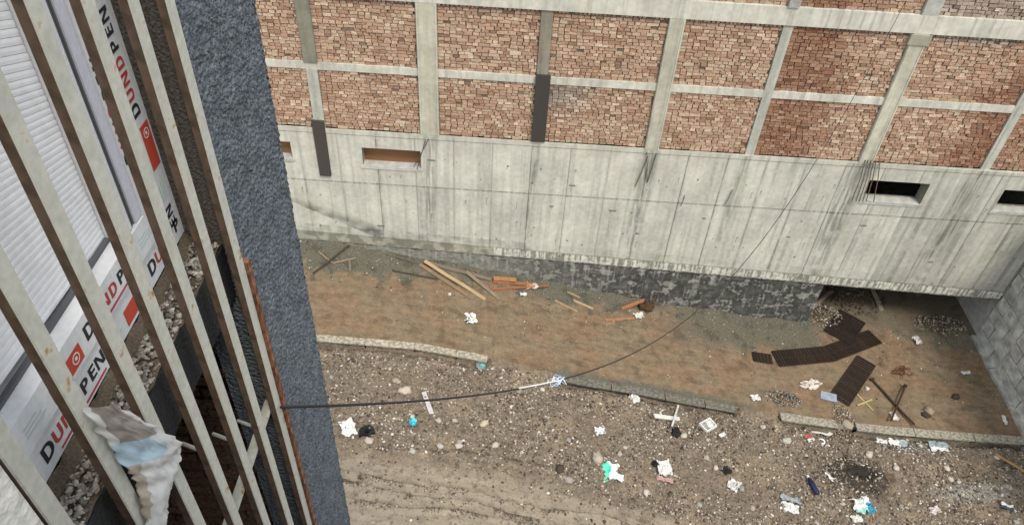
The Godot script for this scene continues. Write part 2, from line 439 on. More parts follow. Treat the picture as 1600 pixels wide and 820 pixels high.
# ------------------------------------------------------------------ ground
func terrain():
	var gm := ground_material()
	var xs := [-60.0, -40.0, -25.0, -15.0, -11.0]
	for i in 410: xs.append(-8.9 + i * 0.057)
	xs.append_array([16.0, 20.0, 30.0, 60.0])
	# soil in front of the kerb
	var rows := []; var uvs := []
	for i in 176 + 4:
		var row := []; var ur := []
		for x in xs:
			var kz := kerb_z(x) - 0.06
			var z: float = lerp(kz, -6.6, i / 175.0) if i < 176 else [-4.0, 4.0, 20.0, 60.0][i - 176]
			row.append(Vector3(x, ground_y(x, maxf(z, kerb_z(x) + 0.001)), z)); ur.append(Vector2((x + 9.0) / 24.0, (maxf(z, kerb_z(x) + 0.02) + 17.0) / 11.0))
		rows.append(row); uvs.append(ur)
	tag(put("ground", sheet_mesh(rows, uvs), gm), "brown stony soil with wheel ruts in the foreground yard", "ground", "", "structure")
	rows = []; uvs = []
	for i in 44:
		var row := []; var ur := []
		for x in xs:
			var kz := kerb_z(x) - 0.05
			var z: float = lerp(-15.5, kz, (i - 2) / 41.0) if i >= 2 else [-60.0, -21.0][i]
			row.append(Vector3(x, ground_y(x, z), z)); ur.append(Vector2((x + 9.0) / 24.0, (z + 17.0) / 11.0))
		rows.append(row); uvs.append(ur)
	tag(put("ramp", sheet_mesh(rows, uvs), gm), "muddy reddish ramp sloping down beside the unfinished building", "ramp", "", "structure")

# ------------------------------------------------------------------ the unfinished building
const BAYS := [-9.0, -7.36, -6.92, -4.78, -4.53, -2.31, -1.87, 0.28, 0.53, 2.91, 3.24, 5.25, 5.45, 7.89, 8.22, 10.74, 10.95, 13.15]
const WINS := [[-6.85, -5.42, 4.75, 5.25], [-3.73, -2.33, 4.69, 5.22], [8.35, 9.78, 4.57, 5.2], [11.56, 13.02, 4.52, 5.17]]

func cut(r: Rect2, holes: Array) -> Array:
	var out := [r]
	for hh in holes:
		var nxt := []
		for q in out:
			var h: Rect2 = hh
			if not q.intersects(h): nxt.append(q); continue
			if h.position.x > q.position.x: nxt.append(Rect2(q.position.x, q.position.y, h.position.x - q.position.x, q.size.y))
			if h.end.x < q.end.x: nxt.append(Rect2(h.end.x, q.position.y, q.end.x - h.end.x, q.size.y))
			var x0: float = maxf(q.position.x, h.position.x); var x1: float = minf(q.end.x, h.end.x)
			if h.position.y > q.position.y: nxt.append(Rect2(x0, q.position.y, x1 - x0, h.position.y - q.position.y))
			if h.end.y < q.end.y: nxt.append(Rect2(x0, h.end.y, x1 - x0, q.end.y - h.end.y))
		out = nxt
	return out

func brick_colour(x: float, y: float) -> Color:
	var t := rng.randf(); var c: Color
	if t < 0.42: c = Color(0.49, 0.305, 0.215)
	elif t < 0.72: c = Color(0.57, 0.385, 0.275)
	elif t < 0.88: c = Color(0.41, 0.235, 0.16)
	elif t < 0.985: c = Color(0.64, 0.47, 0.355)
	else: c = Color(0.26, 0.165, 0.12)
	c = c * rng.randf_range(0.88, 1.1) * Color(1.06, 1.12, 1.1)
	# weathered damp patches that the photograph shows on the right-hand bays, sooty ones near the dark half column
	var n := nz.get_noise_2d(x * 0.9 + 3.0, y * 0.9)
	var d := 0.0
	if x > 5.4 and x < 7.9: d = smoothstep(7.4, 6.2, x + n * 0.5) * 0.9
	if x > 9.0: d = maxf(d, smoothstep(9.5, 10.3, x + n * 0.7 - (y - 7.0) * 0.12) * (1.0 if x < 10.8 else 0.6))
	c = c.lerp(c * Color(0.62, 0.48, 0.43), d)
	var s := 0.0
	if x > 0.5 and x < 2.2 and y < 7.3: s = smoothstep(2.0, 0.7, x) * smoothstep(6.1, 6.9, y + n * 0.4) * 0.6
	if y > 8.5 and x > 8.2: s = maxf(s, smoothstep(8.5, 8.9, y + n * 0.3) * 0.5)
	if y > 9.2 and x > 8.3: s = maxf(s, 0.3)
	var g := (c.r + c.g + c.b) / 3.0
	c = c.lerp(Color(g, g * 0.97, g * 0.9) * 0.85, s)
	c.a = 1.0
	return c

func block():
	var B := base("unfinished_building", Vector3(0, 0, WALL))
	tag(B, "unfinished building of pink brick infill in a pale concrete frame above a cast wall", "building")
	var lift := Transform3D(Basis(), Vector3(0, 0, -WALL))   # meshes below are written in world metres
	var holes := []
	for wn in WINS: holes.append(Rect2(wn[0], wn[2], wn[1] - wn[0], wn[3] - wn[2]))
	uvk = 1
	# wall core behind the cast panels
	var st := begin()
	for r in cut(Rect2(-9.0, 2.3, 22.15, 3.4), holes): bx(st, Vector3(r.position.x, r.position.y, -15.33), Vector3(r.end.x, r.end.y, -15.012), Color(0.6, 0.6, 0.58))
	put("wall_core", done(st), M.facade, B, lift)
	# cast panels between formwork seams
	var g := 0.007
	for row in 2:
		for i in 25:
			var x0: float = maxf(-8.9 + i * 0.92, -9.0) + [0.0015, 0.004, 0.006, 0.002][(i * 7) % 4]; var x1: float = minf(-8.9 + (i + 1) * 0.92, 13.13) - [0.0015, 0.004, 0.006, 0.002][((i + 1) * 7) % 4]
			if x0 > 12.9: continue
			var y0 := (4.17 + g) if row == 1 else 0.0; var y1 := 5.56 if row == 1 else (4.17 - g)
			st = begin(); var dz := rng.randf_range(-0.004, 0.004); var tone := rng.randf_range(0.93, 1.04); var col := Color(tone, tone, tone)
			if row == 1:
				for r in cut(Rect2(x0, y0, x1 - x0, y1 - y0), holes): put("wall_panel", box_mesh(Vector3(r.position.x, r.position.y, -15.03), Vector3(r.end.x, r.end.y, -15.0 + dz), col), M.facade, B, lift)
				continue
			else:
				var a := joint_y(x0) + g; var b := joint_y(x1) + g
				var v := [Vector3(x0, a, -15.03), Vector3(x1, b, -15.03), Vector3(x0, y1, -15.03), Vector3(x1, y1, -15.03), Vector3(x0, a, -15 + dz), Vector3(x1, b, -15 + dz), Vector3(x0, y1, -15 + dz), Vector3(x1, y1, -15 + dz)]
				for f in FACES: quad(st, v[f[0]], v[f[1]], v[f[2]], v[f[3]], col)
			put("wall_panel", done(st), M.facade, B, lift)
	put("wall_cap", box_mesh(Vector3(-9, 5.575, -15.3), Vector3(13.15, 5.70, -14.985), Color(0.95, 0.95, 0.93)), M.facade, B, lift)
	# band below the joint, bitumen-coated foundation, lintel over the garage opening
	st = begin()
	var xsb := [-9.0, -4.5, 0.0, 4.5, 8.36, 13.15]
	for i in xsb.size() - 1:
		var x0: float = xsb[i]; var x1: float = xsb[i + 1]; var a := joint_y(x0) - g; var b := joint_y(x1) - g
		var v := [Vector3(x0, a - 0.29, -15.4), Vector3(x1, b - 0.29, -15.4), Vector3(x0, a, -15.4), Vector3(x1, b, -15.4), Vector3(x0, a - 0.29, -15.006), Vector3(x1, b - 0.29, -15.006), Vector3(x0, a, -15.006), Vector3(x1, b, -15.006)]
		for f in FACES: quad(st, v[f[0]], v[f[1]], v[f[2]], v[f[3]])
	put("footing_beam", done(st), M.facade, B, lift)
	# foundation: a rough sheet in relief in front of a solid core
	put("foundation_core", box_mesh(Vector3(-9, -1, -15.5), Vector3(8.36, 1.75, -15.03)), M.facade, B, lift)
	var rows := []; var uvs := []
	for i in 40:
		var row := []; var ur := []
		for j in 330:
			var x := -9.0 + j * 17.37 / 329.0; var top := joint_y(x) - 0.30
			var y: float = lerp(top, -0.2, i / 39.0)
			var dep := 0.02 * nf.get_noise_2d(x * 1.3, y * 1.9) + 0.012 * nf.get_noise_2d(x * 5.0, y * 6.0)
			row.append(Vector3(x, y, -14.99 + dep + 0.03 * (top - y)))
			ur.append(Vector2((x + 9.0) / 24.0, (10.0 - y) / 10.0))
		rows.append(row); uvs.append(ur)
	put("foundation_wall", sheet_mesh(rows, uvs), M.facade, B, lift)
	# beams
	put("beam", box_mesh(Vector3(-9, 8.90, -15.35), Vector3(13.15, 9.285, -14.97), Color(1.04, 1.04, 1.03)), M.facade, B, lift)
	put("beam", box_mesh(Vector3(-9, 12.4, -15.35), Vector3(13.15, 12.8, -14.97)), M.plain, B, lift)
	put("tie_beam", box_mesh(Vector3(-9, 7.20, -15.3), Vector3(13.15, 7.375, -15.012), Color(1.06, 1.07, 1.06)), M.facade, B, lift)
	# columns: main ones and the narrow ones halfway
	for i in 8:
		var x0: float = BAYS[1 + i * 2]; var x1: float = BAYS[2 + i * 2]; var main := i % 2 == 0
		var col := Color(0.86, 0.85, 0.78) if main else Color(0.8, 0.82, 0.83)
		var zf := -14.975 if main else -15.004
		var nm := "column" if main else "mullion_column"
		if i == 1:
			put(nm, box_mesh(Vector3(x0, 5.70, -15.3), Vector3(x1, 7.20, zf), col), M.facade, B, lift)
			tag(put(nm, box_mesh(Vector3(x0 - 0.02, 7.375, -15.3), Vector3(x1 + 0.03, 8.9, zf + 0.02), Color(0.42, 0.41, 0.37)), M.facade, B, lift), "damp dark upper half of a narrow column")
		elif i == 3:
			put(nm, box_mesh(Vector3(x0, 7.375, -15.3), Vector3(x1, 8.9, zf), Color(0.48, 0.44, 0.40)), M.facade, B, lift)
			put(nm, box_mesh(Vector3(x0, 5.70, -15.3), Vector3(x1, 7.20, zf), col), M.facade, B, lift)
		else:
			put(nm, box_mesh(Vector3(x0, 5.70, -15.3), Vector3(x1, 8.9, zf), col), M.facade, B, lift)
		var st2 := begin(); bx(st2, Vector3(x0, 9.285, -15.3), Vector3(x1, 12.4, zf), col * 0.5)
		put(nm, done(st2), M.plain, B, lift)
		if main and i > 0:   # form-board ridges along the column edges
			for sx in [x0 + 0.015, x1 - 0.035]:
				put("casting_ridge", box_mesh(Vector3(sx, 5.70, -14.98), Vector3(sx + 0.02, 8.86, -14.962), Color(1.05, 1.04, 1.0)), M.facade, B, lift)
	put("column_collar", box_mesh(Vector3(7.84, 8.66, -15.1), Vector3(8.27, 8.88, -14.945), Color(0.6, 0.6, 0.56)), M.facade, B, lift)
	put("column_collar", box_mesh(Vector3(-2.33, 9.30, -15.1), Vector3(-1.85, 9.42, -14.95), Color(0.5, 0.48, 0.45)), M.plain, B, lift)
	put("column_collar", box_mesh(Vector3(5.2, 9.29, -15.1), Vector3(5.42, 9.5, -14.94), Color(0.35, 0.34, 0.32)), M.plain, B, lift)
	uvk = 0
	# leftover dark form boards still fixed to two of the narrow columns
	tag(put("form_board", box_mesh(Vector3(-4.81, 4.36, -14.995), Vector3(-4.535, 5.92, -14.93), Color(0.085, 0.074, 0.064), 0.008), M.wood, B, lift), "dark form board hanging over the cast wall")
	tag(put("form_board", box_mesh(Vector3(0.27, 5.72, -15.0), Vector3(0.585, 7.44, -14.94), Color(0.07, 0.06, 0.052), 0.008), M.wood, B, lift), "black form board below the tie beam")
	# brick infill
	var lots := []
	for row in [[5.70, 7.20], [7.375, 8.90], [9.285, 12.4]]:
		for i in 9:
			lots.append([BAYS[i * 2], BAYS[i * 2 + 1], row[0], row[1]])
	var singles := []; var all := []
	for L in lots:
		var pn := put("brick_panel", box_mesh(Vector3(L[0], L[2], -15.3), Vector3(L[1], L[3], -15.074)), M.mortar, B, lift)
		var y: float = L[2] + 0.006
		var pitch: float = (L[3] - L[2] - 0.006) / round((L[3] - L[2]) / 0.0755)
		while y + 0.05 < L[3]:
			var x: float = L[0] + rng.randf_range(0.0, 0.02)
			while x < L[1] - 0.05:
				var t := rng.randf(); var len := 0.116 if t < 0.74 else (0.24 if t < 0.84 else 0.165)
				len *= rng.randf_range(0.94, 1.04)
				if x + len > L[1] - 0.004: len = L[1] - 0.006 - x
				if len > 0.035 and rng.randf() > 0.006:
					var dist := Vector2(y + pitch * 0.5 - 15.75, 15.0).length_squared() + pow(x + len * 0.5, 2.0)
					all.append([dist, x, y, len, pitch, pn])
				x += len + rng.randf_range(0.008, 0.026)
			y += pitch
			if L[3] == 8.90 and y > 8.9 - 0.13: break
		if L[3] == 8.90:
			var x: float = L[0] + 0.01
			while x < L[1] - 0.07:
				if rng.randf() > 0.08: all.append([9999.0, x, y, 0.06, 8.9 - y, pn])
				x += 0.06 + rng.randf_range(0.012, 0.04)
	all.sort_custom(func(p, q): return p[0] < q[0])
	var variants := []
	for v in 8:
		var s3 := begin(); bx(s3, Vector3(0, 0, -0.06), Vector3(1, 1, 0.0), Color.WHITE, 0.0)
		variants.append(done(s3))
	var unit := {}
	st = begin()
	for i in all.size():
		var q = all[i]; var h: float = q[4] - rng.randf_range(0.010, 0.018)
		var zf := -15.040 + rng.randf_range(-0.02, 0.014)
		var col := brick_colour(q[1] + q[3] * 0.5, q[2])
		var rot := Basis(Vector3.FORWARD, rng.randf_range(-0.02, 0.02)) * Basis(Vector3.UP, rng.randf_range(-0.05, 0.05))
		var xf := Transform3D(rot, Vector3(q[1] + q[3] * 0.5, q[2] + h * 0.5 + rng.randf_range(-0.004, 0.004), zf))
		if i < 300:
			var key := str(int(q[3] * 50.0)) + "_" + str(i % 4)
			if not unit.has(key):
				var s4 := begin(); bx(s4, Vector3(-q[3] * 0.5, -h * 0.5, -0.07), Vector3(q[3] * 0.5, h * 0.5, 0.0), Color.WHITE, 0.0045); unit[key] = done(s4)
			var mk := "b%d_%d_%d" % [int(col.r * 14.0), int(col.g * 18.0), int(col.b * 20.0)]
			if not M.has(mk):
				var bm: StandardMaterial3D = M.brick.duplicate(); bm.albedo_color = col.linear_to_srgb(); M[mk] = bm
			put("brick", unit[key], M[mk], q[5], Transform3D(rot, xf.origin))
		else:
			bx(st, Vector3(-q[3] * 0.5, -h * 0.5, -0.07), Vector3(q[3] * 0.5, h * 0.5, 0.0), col, 0.005, xf)
	tag(put("brickwork", done(st), M.brick, B, lift), "", "", "", "stuff")
	# windows
	for i in WINS.size():
		var wn = WINS[i]
		put("window_sill", box_mesh(Vector3(wn[0] - 0.05, wn[2] - 0.06, -15.25), Vector3(wn[1] + 0.03, wn[2] + 0.012, -14.98), Color(0.44, 0.435, 0.4), 0.006), M.plain, B, lift)
		if i < 2: tag(put("window_board", box_mesh(Vector3(wn[0], wn[2], -15.32), Vector3(wn[1], wn[3], -15.24), Color(0.34, 0.175, 0.085)), M.dirty, B, lift), "brown board closing the window opening")
	# starter bars bent down over the cast wall
	var rods := [[8.02, 8.10], [8.08, 8.2], [8.15, 8.28], [8.21, 8.36], [8.27, 8.44], [8.36, 8.62]]
	for r in rods:
		st = begin(); tube(st, [Vector3(r[0], 5.78, -14.97), Vector3(lerp(r[0], r[1], 0.4), 5.3, -14.9), Vector3(r[1], 4.62, -14.93)], 0.011, 6, Color(0.2, 0.17, 0.14))
		put("starter_bar", done(st), M.rust, B, lift)
	for r in [[2.98, 5.6, 3.12, 4.75], [3.2, 5.6, 3.13, 4.75], [3.02, 5.5, 2.86, 4.6], [-2.2, 5.55, -2.42, 4.72], [-2.12, 5.6, -2.5, 4.78], [5.2, 4.7, 5.12, 4.2], [4.1, 4.4, 4.06, 4.1]]:
		st = begin(); tube(st, [Vector3(r[0], r[1], -14.97), Vector3(lerp(r[0], r[2], 0.5), lerp(r[1], r[3], 0.5), -14.95), Vector3(r[2], r[3], -14.97)], 0.009, 6, Color(0.14, 0.13, 0.12))
		put("starter_bar", done(st), M.rust, B, lift)
	# rooms behind: floors, partitions, the garage
	uvk = 0
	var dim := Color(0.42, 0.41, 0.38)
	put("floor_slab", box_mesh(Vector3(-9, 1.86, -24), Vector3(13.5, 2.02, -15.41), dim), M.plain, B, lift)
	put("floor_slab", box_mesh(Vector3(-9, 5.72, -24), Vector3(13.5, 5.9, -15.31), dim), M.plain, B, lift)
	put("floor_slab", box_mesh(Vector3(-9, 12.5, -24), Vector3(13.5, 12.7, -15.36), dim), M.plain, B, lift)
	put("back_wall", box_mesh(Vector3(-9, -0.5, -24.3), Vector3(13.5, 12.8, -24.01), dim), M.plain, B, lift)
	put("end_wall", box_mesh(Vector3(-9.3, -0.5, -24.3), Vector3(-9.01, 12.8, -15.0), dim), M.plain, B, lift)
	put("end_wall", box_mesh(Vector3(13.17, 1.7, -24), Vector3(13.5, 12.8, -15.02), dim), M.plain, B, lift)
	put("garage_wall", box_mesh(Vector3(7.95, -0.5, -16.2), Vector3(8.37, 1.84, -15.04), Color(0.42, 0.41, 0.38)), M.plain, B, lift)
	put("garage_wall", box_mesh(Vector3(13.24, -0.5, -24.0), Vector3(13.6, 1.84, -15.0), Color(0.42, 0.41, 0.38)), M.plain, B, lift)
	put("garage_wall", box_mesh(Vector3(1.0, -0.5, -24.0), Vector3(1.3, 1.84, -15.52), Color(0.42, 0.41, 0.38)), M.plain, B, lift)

# tall wall of concrete blocks closing the yard on the right
func side_wall():
	var W := base("block_wall", Vector3(13.2, 0, -13))
	tag(W, "grey wall of large concrete blocks closing the right side of the yard", "wall")
	var off := Transform3D(Basis(), -W.position)
	put("wall_core", box_mesh(Vector3(13.26, -0.4, -14.99), Vector3(13.7, 5.6, -7.5), Color(0.16, 0.155, 0.14)), M.block, W, off)
	var y := 0.08; var r := 0
	while y < 5.4:
		var z := -14.98 + (0.0 if r % 2 == 0 else -0.42)
		while z < -7.6:
			var a: float = maxf(z, -14.98); var b: float = minf(z + 0.84, -7.5)
			if b - a > 0.12:
				var t := rng.randf_range(0.42, 0.54); var d := rng.randf_range(0.0, 0.03)
				put("concrete_block", box_mesh(Vector3(13.18 - d, y + 0.012, a + 0.014), Vector3(13.3, y + 0.408, b - 0.014), Color(t, t * 0.98, t * 0.9), 0.01), M.block, W, off)
			z += 0.84
		y += 0.42; r += 1
	for i in 6:
		var z0 := -14.97 + i * 1.22
		var t := rng.randf_range(0.4, 0.5)
		put("footing_stone", box_mesh(Vector3(13.02, -0.15, z0), Vector3(13.22, 0.2, z0 + 1.19), Color(t, t * 0.97, t * 0.88), 0.015), M.block, W, off)

func kerbs():
	var K := base("kerb", Vector3(0, 0, -11.8))
	tag(K, "worn concrete kerb between the ramp and the stony soil", "kerb", "", "structure")
	var spans := [[-9.0, -7.4, 0], [-7.38, -5.95, 0], [-5.93, -4.5, 0], [-4.48, -3.35, 0], [-3.34, -2.2, 0], [-2.19, -1.2, 0], [-1.19, -0.45, 0], [1.3, 2.6, 1], [2.62, 3.95, 1], [3.97, 4.95, 1], [4.97, 5.75, 1], [6.85, 8.25, 2], [8.75, 10.2, 2], [10.22, 11.7, 2], [11.72, 13.0, 2]]
	for s in spans:
		var n := 7; var st := begin()
		var tone: Array = [Color(0.36, 0.32, 0.25), Color(0.15, 0.14, 0.115), Color(0.32, 0.29, 0.23)]
		var col: Color = tone[s[2]] * rng.randf_range(0.9, 1.08)
		var wdt: float = [0.2, 0.24, 0.24][s[2]]; var up: float = [0.05, 0.0, 0.06][s[2]]
		var ring := []
		for i in n + 1:
			var x: float = lerp(float(s[0]), float(s[1]), float(i) / n); var z := kerb_z(x); var y := prof(x)
			var j := func(a): return rng.randf_range(-a, a)
			ring.append([Vector3(x, y - 0.45, z - wdt * 0.5), Vector3(x, y + up - 0.015 + j.call(0.006), z - wdt * 0.5 + j.call(0.01)), Vector3(x, y + up + j.call(0.006), z - wdt * 0.5 + 0.02), Vector3(x, y + up + j.call(0.008), z + wdt * 0.5 - 0.02 + j.call(0.012)), Vector3(x, y + up - 0.02 + j.call(0.008), z + wdt * 0.5 + j.call(0.01)), Vector3(x, y + up - 0.065, z + wdt * 0.5 - 0.008), Vector3(x, y + up - 0.075, z + wdt * 0.5 - 0.09), Vector3(x, y - 0.45, z + wdt * 0.5 - 0.11)])
		for i in n:
			for k in 7: quad(st, ring[i][k], ring[i + 1][k], ring[i + 1][k + 1], ring[i][k + 1], col)
		for e in [0, n]:
			for k in range(1, 7): vtx(st, ring[e][0], col); vtx(st, ring[e][k], col); vtx(st, ring[e][k + 1], col)
		put("kerb_stone", done(st), M.kerb, K, Transform3D(Basis(), -K.position))

# ------------------------------------------------------------------ the building the picture is taken from
const EY := 15.75
func near_building():
	var B := base("stucco_building", Vector3(-0.75, 0, -1.8))
	tag(B, "dark grey stucco corner of the near building beside the barred window", "building")
	var off := Transform3D(Basis(), -B.position)
	# rough-cast face of the corner pier
	var rows := []
	var zn := -1.537
	for i in 640:
		var y := EY + 0.5 - i * 0.0078; var row := []
		var zf := -(2.035 - (EY - y) * 0.016)
		for j in 72:
			var t := j / 65.0
			var z: float; var x := -0.757
			if j < 66: z = lerp(zn, zf, t)
			else: z = zf - 0.004; x = -0.755 - (j - 65) * 0.02
			var d := 0.005 * nf.get_noise_2d(z * 110.0, y * 60.0) + 0.003 * nz.get_noise_2d(z * 150.0 + y * 40.0, y * 100.0) + 0.004 * nz.get_noise_2d(z * 9.0, y * 7.0)
			if j < 66: x += d * 1.3
			if j >= 62: z += d * 1.5
			row.append(Vector3(x, y, z))
		rows.append(row)
	put("stucco_face", sheet_mesh(rows), M.stucco, B, off)
	put("corner_pier", box_mesh(Vector3(-1.9, EY - 1.63, -1.985), Vector3(-0.766, EY + 4.0, -1.556)), M.stucco, B, off)
	put("corner_pier", box_mesh(Vector3(-0.92, -0.5, -1.985), Vector3(-0.766, EY - 1.632, -1.556)), M.stucco, B, off)
	put("end_wall", box_mesh(Vector3(-2.1, -0.5, -2.012), Vector3(-0.79, EY - 1.634, -1.987)), M.stucco, B, off)
	put("stucco_face", box_mesh(Vector3(-0.764, -0.5, -1.97), Vector3(-0.752, EY - 4.49, -1.556)), M.stucco, B, off)
	put("reveal", box_mesh(Vector3(-1.0, EY - 1.44, -1.5555), Vector3(-0.7665, EY + 1.0, -1.5525)), M.reveal, B, off)
	# deep wall of the opening, ledge, and the brick end wall in the void below it
	put("ledge", box_mesh(Vector3(-1.9, EY - 1.64, -1.553), Vector3(-0.80, EY - 1.445, -0.30), Color(1, 1, 1), 0.004), M.tar, B, off)
	var dirt := []
	for i in 9:
		var row := []
		for j in 90:
			var z := -1.55 + j * 0.0106; var u := i / 8.0
			row.append(Vector3(lerp(-0.899, -0.803, u), EY - 1.437 + 0.03 * (1.0 - u) * (1.0 - u) + 0.008 * nf.get_noise_2d(z * 14.0, u * 2.0), z))
		dirt.append(row)
	put("mortar_bed", sheet_mesh(dirt), M.dirt, B, off)
	put("back_wall", box_mesh(Vector3(-2.1, EY - 4.3, -1.99), Vector3(-1.9, EY + 4, 0.5), Color(0.42, 0.41, 0.38)), M.dirty, B, off)
	put("void_floor", box_mesh(Vector3(-1.9, EY - 4.3, -1.985), Vector3(-0.925, EY - 4.1, -0.3), Color(0.42, 0.41, 0.38)), M.dirty, B, off)
	put("wall_below", box_mesh(Vector3(-1.9, -0.5, -1.553), Vector3(-0.77, EY - 4.32, 0.4)), M.stucco, B, off)
	var y := EY - 4.08; var r := 0
	while y < EY - 1.72:
		var x := -1.9 - (0.12 if r % 2 else 0.0)
		while x < -0.95:
			var a: float = maxf(x, -1.89); var t := rng.randf_range(0.7, 1.1)
			put("brick", box_mesh(Vector3(a, y, -1.986), Vector3(minf(x + 0.235, -0.924), y + 0.058, -1.945 + rng.randf_range(-0.006, 0.006)), Color(0.26 * t, 0.165 * t, 0.12 * t), 0.004), M.brick, B, off)
			x += 0.25
		y += 0.073; r += 1
	put("plaster_pier", box_mesh(Vector3(-1.9, -0.5, -0.612), Vector3(-0.757, EY + 4, 0.4), Color.WHITE, 0.0), M.plaster, B, off)
	put("head_wall", box_mesh(Vector3(-1.9, EY + 1.0, -1.553), Vector3(-0.77, EY + 4, -0.614)), M.stucco, B, off)
	# the bay whose window the picture is taken from
	put("projecting_bay", box_mesh(Vector3(-1.9, -0.5, 0.42), Vector3(1.3, EY + 0.9, 3.0)), M.stucco, B, off)
	# rubble lying on the ledge
	st_gravel("ledge_rubble", 1500, func():
		var z := rng.randf_range(-1.54, -0.62); var u := rng.randf()
		return [Vector3(lerp(-0.88, -0.808, u), EY - 1.433 + 0.02 * sin(u * PI) + 0.012 * nz.get_noise_2d(z * 9.0, u * 3.0), z), rng.randf_range(0.004, 0.016) * (0.6 if u < 0.3 else 1.0)], B, Color(0.5, 0.46, 0.4), off)

func st_gravel(called: String, n: int, place: Callable, parent, tint: Color, off := Transform3D.IDENTITY):
	var mm := MultiMesh.new(); mm.transform_format = MultiMesh.TRANSFORM_3D; mm.use_colors = true
	mm.mesh = lump(Vector3(1.2, 0.75, 0.95), 5, 0.5, 1.3, 0.0, 4, 6)
	mm.instance_count = n
	for i in n:
		var q = place.call(); var s: float = q[1]
		var bs := Basis.from_euler(Vector3(rng.randf_range(-0.4, 0.4), rng.randf() * TAU, rng.randf_range(-0.4, 0.4))).scaled(Vector3.ONE * s)
		bs = bs * Basis.from_scale(Vector3(rng.randf_range(0.7, 1.4), rng.randf_range(0.6, 1.1), rng.randf_range(0.7, 1.2)))
		mm.set_instance_transform(i, off * Transform3D(bs, q[0]))
		var c: Color = q[2] if q.size() > 2 else tint * rng.randf_range(0.25, 1.35)
		c.a = 1.0
		mm.set_instance_color(i, c)
	var o := MultiMeshInstance3D.new(); o.name = numbered(called, parent); o.multimesh = mm; o.material_override = M.stone
	parent.add_child(o); o.set_meta("kind", "stuff")
	return o

func word(parent, text: String, size: float, m, xf: Transform3D):
	var t := TextMesh.new(); var f := SystemFont.new(); f.font_names = PackedStringArray(["Droid Sans"]); f.font_weight = 700
	t.text = text; t.font = f; t.font_size = 64; t.pixel_size = size / 46.0; t.depth = 0.0008; t.curve_step = 4.0
	return put("lettering", t, m, parent, xf)

# film printed with a red block, a round emblem and a red-and-black word; u runs along the strip, up is across it
func film_print(parent, o: Vector3, u: Vector3, up: Vector3, width: float, starts: Array, lo: float, hi: float, stripe := -0.4, shift := 0.0):
	var n := u.cross(up); var bs := Basis(u, up, n); var hgt := width * 0.4
	var wide := Basis(u * 1.15, up, n)
	for p in starts:
		if p > lo and p + 0.13 < hi:
			var st := begin(); bx(st, Vector3(0, width * (0.1 + shift), 0), Vector3(0.125, width * (0.62 + shift), 0.0007))
			var blk := put("printed_block", done(st), M.red, parent, Transform3D(bs, o + u * p + n * 0.0006))
			var ring := TorusMesh.new(); ring.inner_radius = width * 0.13; ring.outer_radius = width * 0.165; ring.rings = 16; ring.ring_segments = 6
			put("round_emblem", ring, M.white, blk, Transform3D(Basis(Vector3.RIGHT, PI / 2).scaled_local(Vector3(1, 0.15, 1)), Vector3(0.1, width * (0.36 + shift), 0.0012)))
			put("round_emblem", box_mesh(Vector3(0.096, width * (0.32 + shift), 0.0008), Vector3(0.104, width * (0.4 + shift), 0.0015)), M.white, blk)
		var mid: Vector3 = o + u * (p + 0.15) + up * width * (0.5 + shift) + n * 0.0008
		for wd in [["D", M.ink, 0.018, 1.15], ["U", M.crimson, 0.06, 1.0], ["N", M.crimson, 0.1, 1.0], ["D", M.crimson, 0.14, 1.0], ["P", M.ink, 0.18, 1.0], ["E", M.ink, 0.216, 1.0], ["N", M.ink, 0.252, 1.0]]:
			var a: float = p + 0.15 + wd[2]
			if a - 0.02 > lo and a + 0.02 < hi: word(parent, wd[0], hgt * wd[3], wd[1], Transform3D(wide, mid + u * wd[2]))
		if p + 0.2 > lo and p + 0.4 < hi: put("printed_stripe", box_mesh(Vector3(0.05, width * stripe - 0.003, 0), Vector3(0.26, width * stripe + 0.003, 0.0006)), M.crimson, parent, Transform3D(bs, mid))
		if p + 0.44 > lo and p + 0.52 < hi:
			for r in 3: put("printed_stripe", box_mesh(Vector3(0.44, width * (0.34 + 0.13 * r), 0), Vector3(0.51 - 0.012 * r, width * (0.38 + 0.13 * r), 0.0006)), M.mint, parent, Transform3D(bs, o + u * p + n * 0.0006))

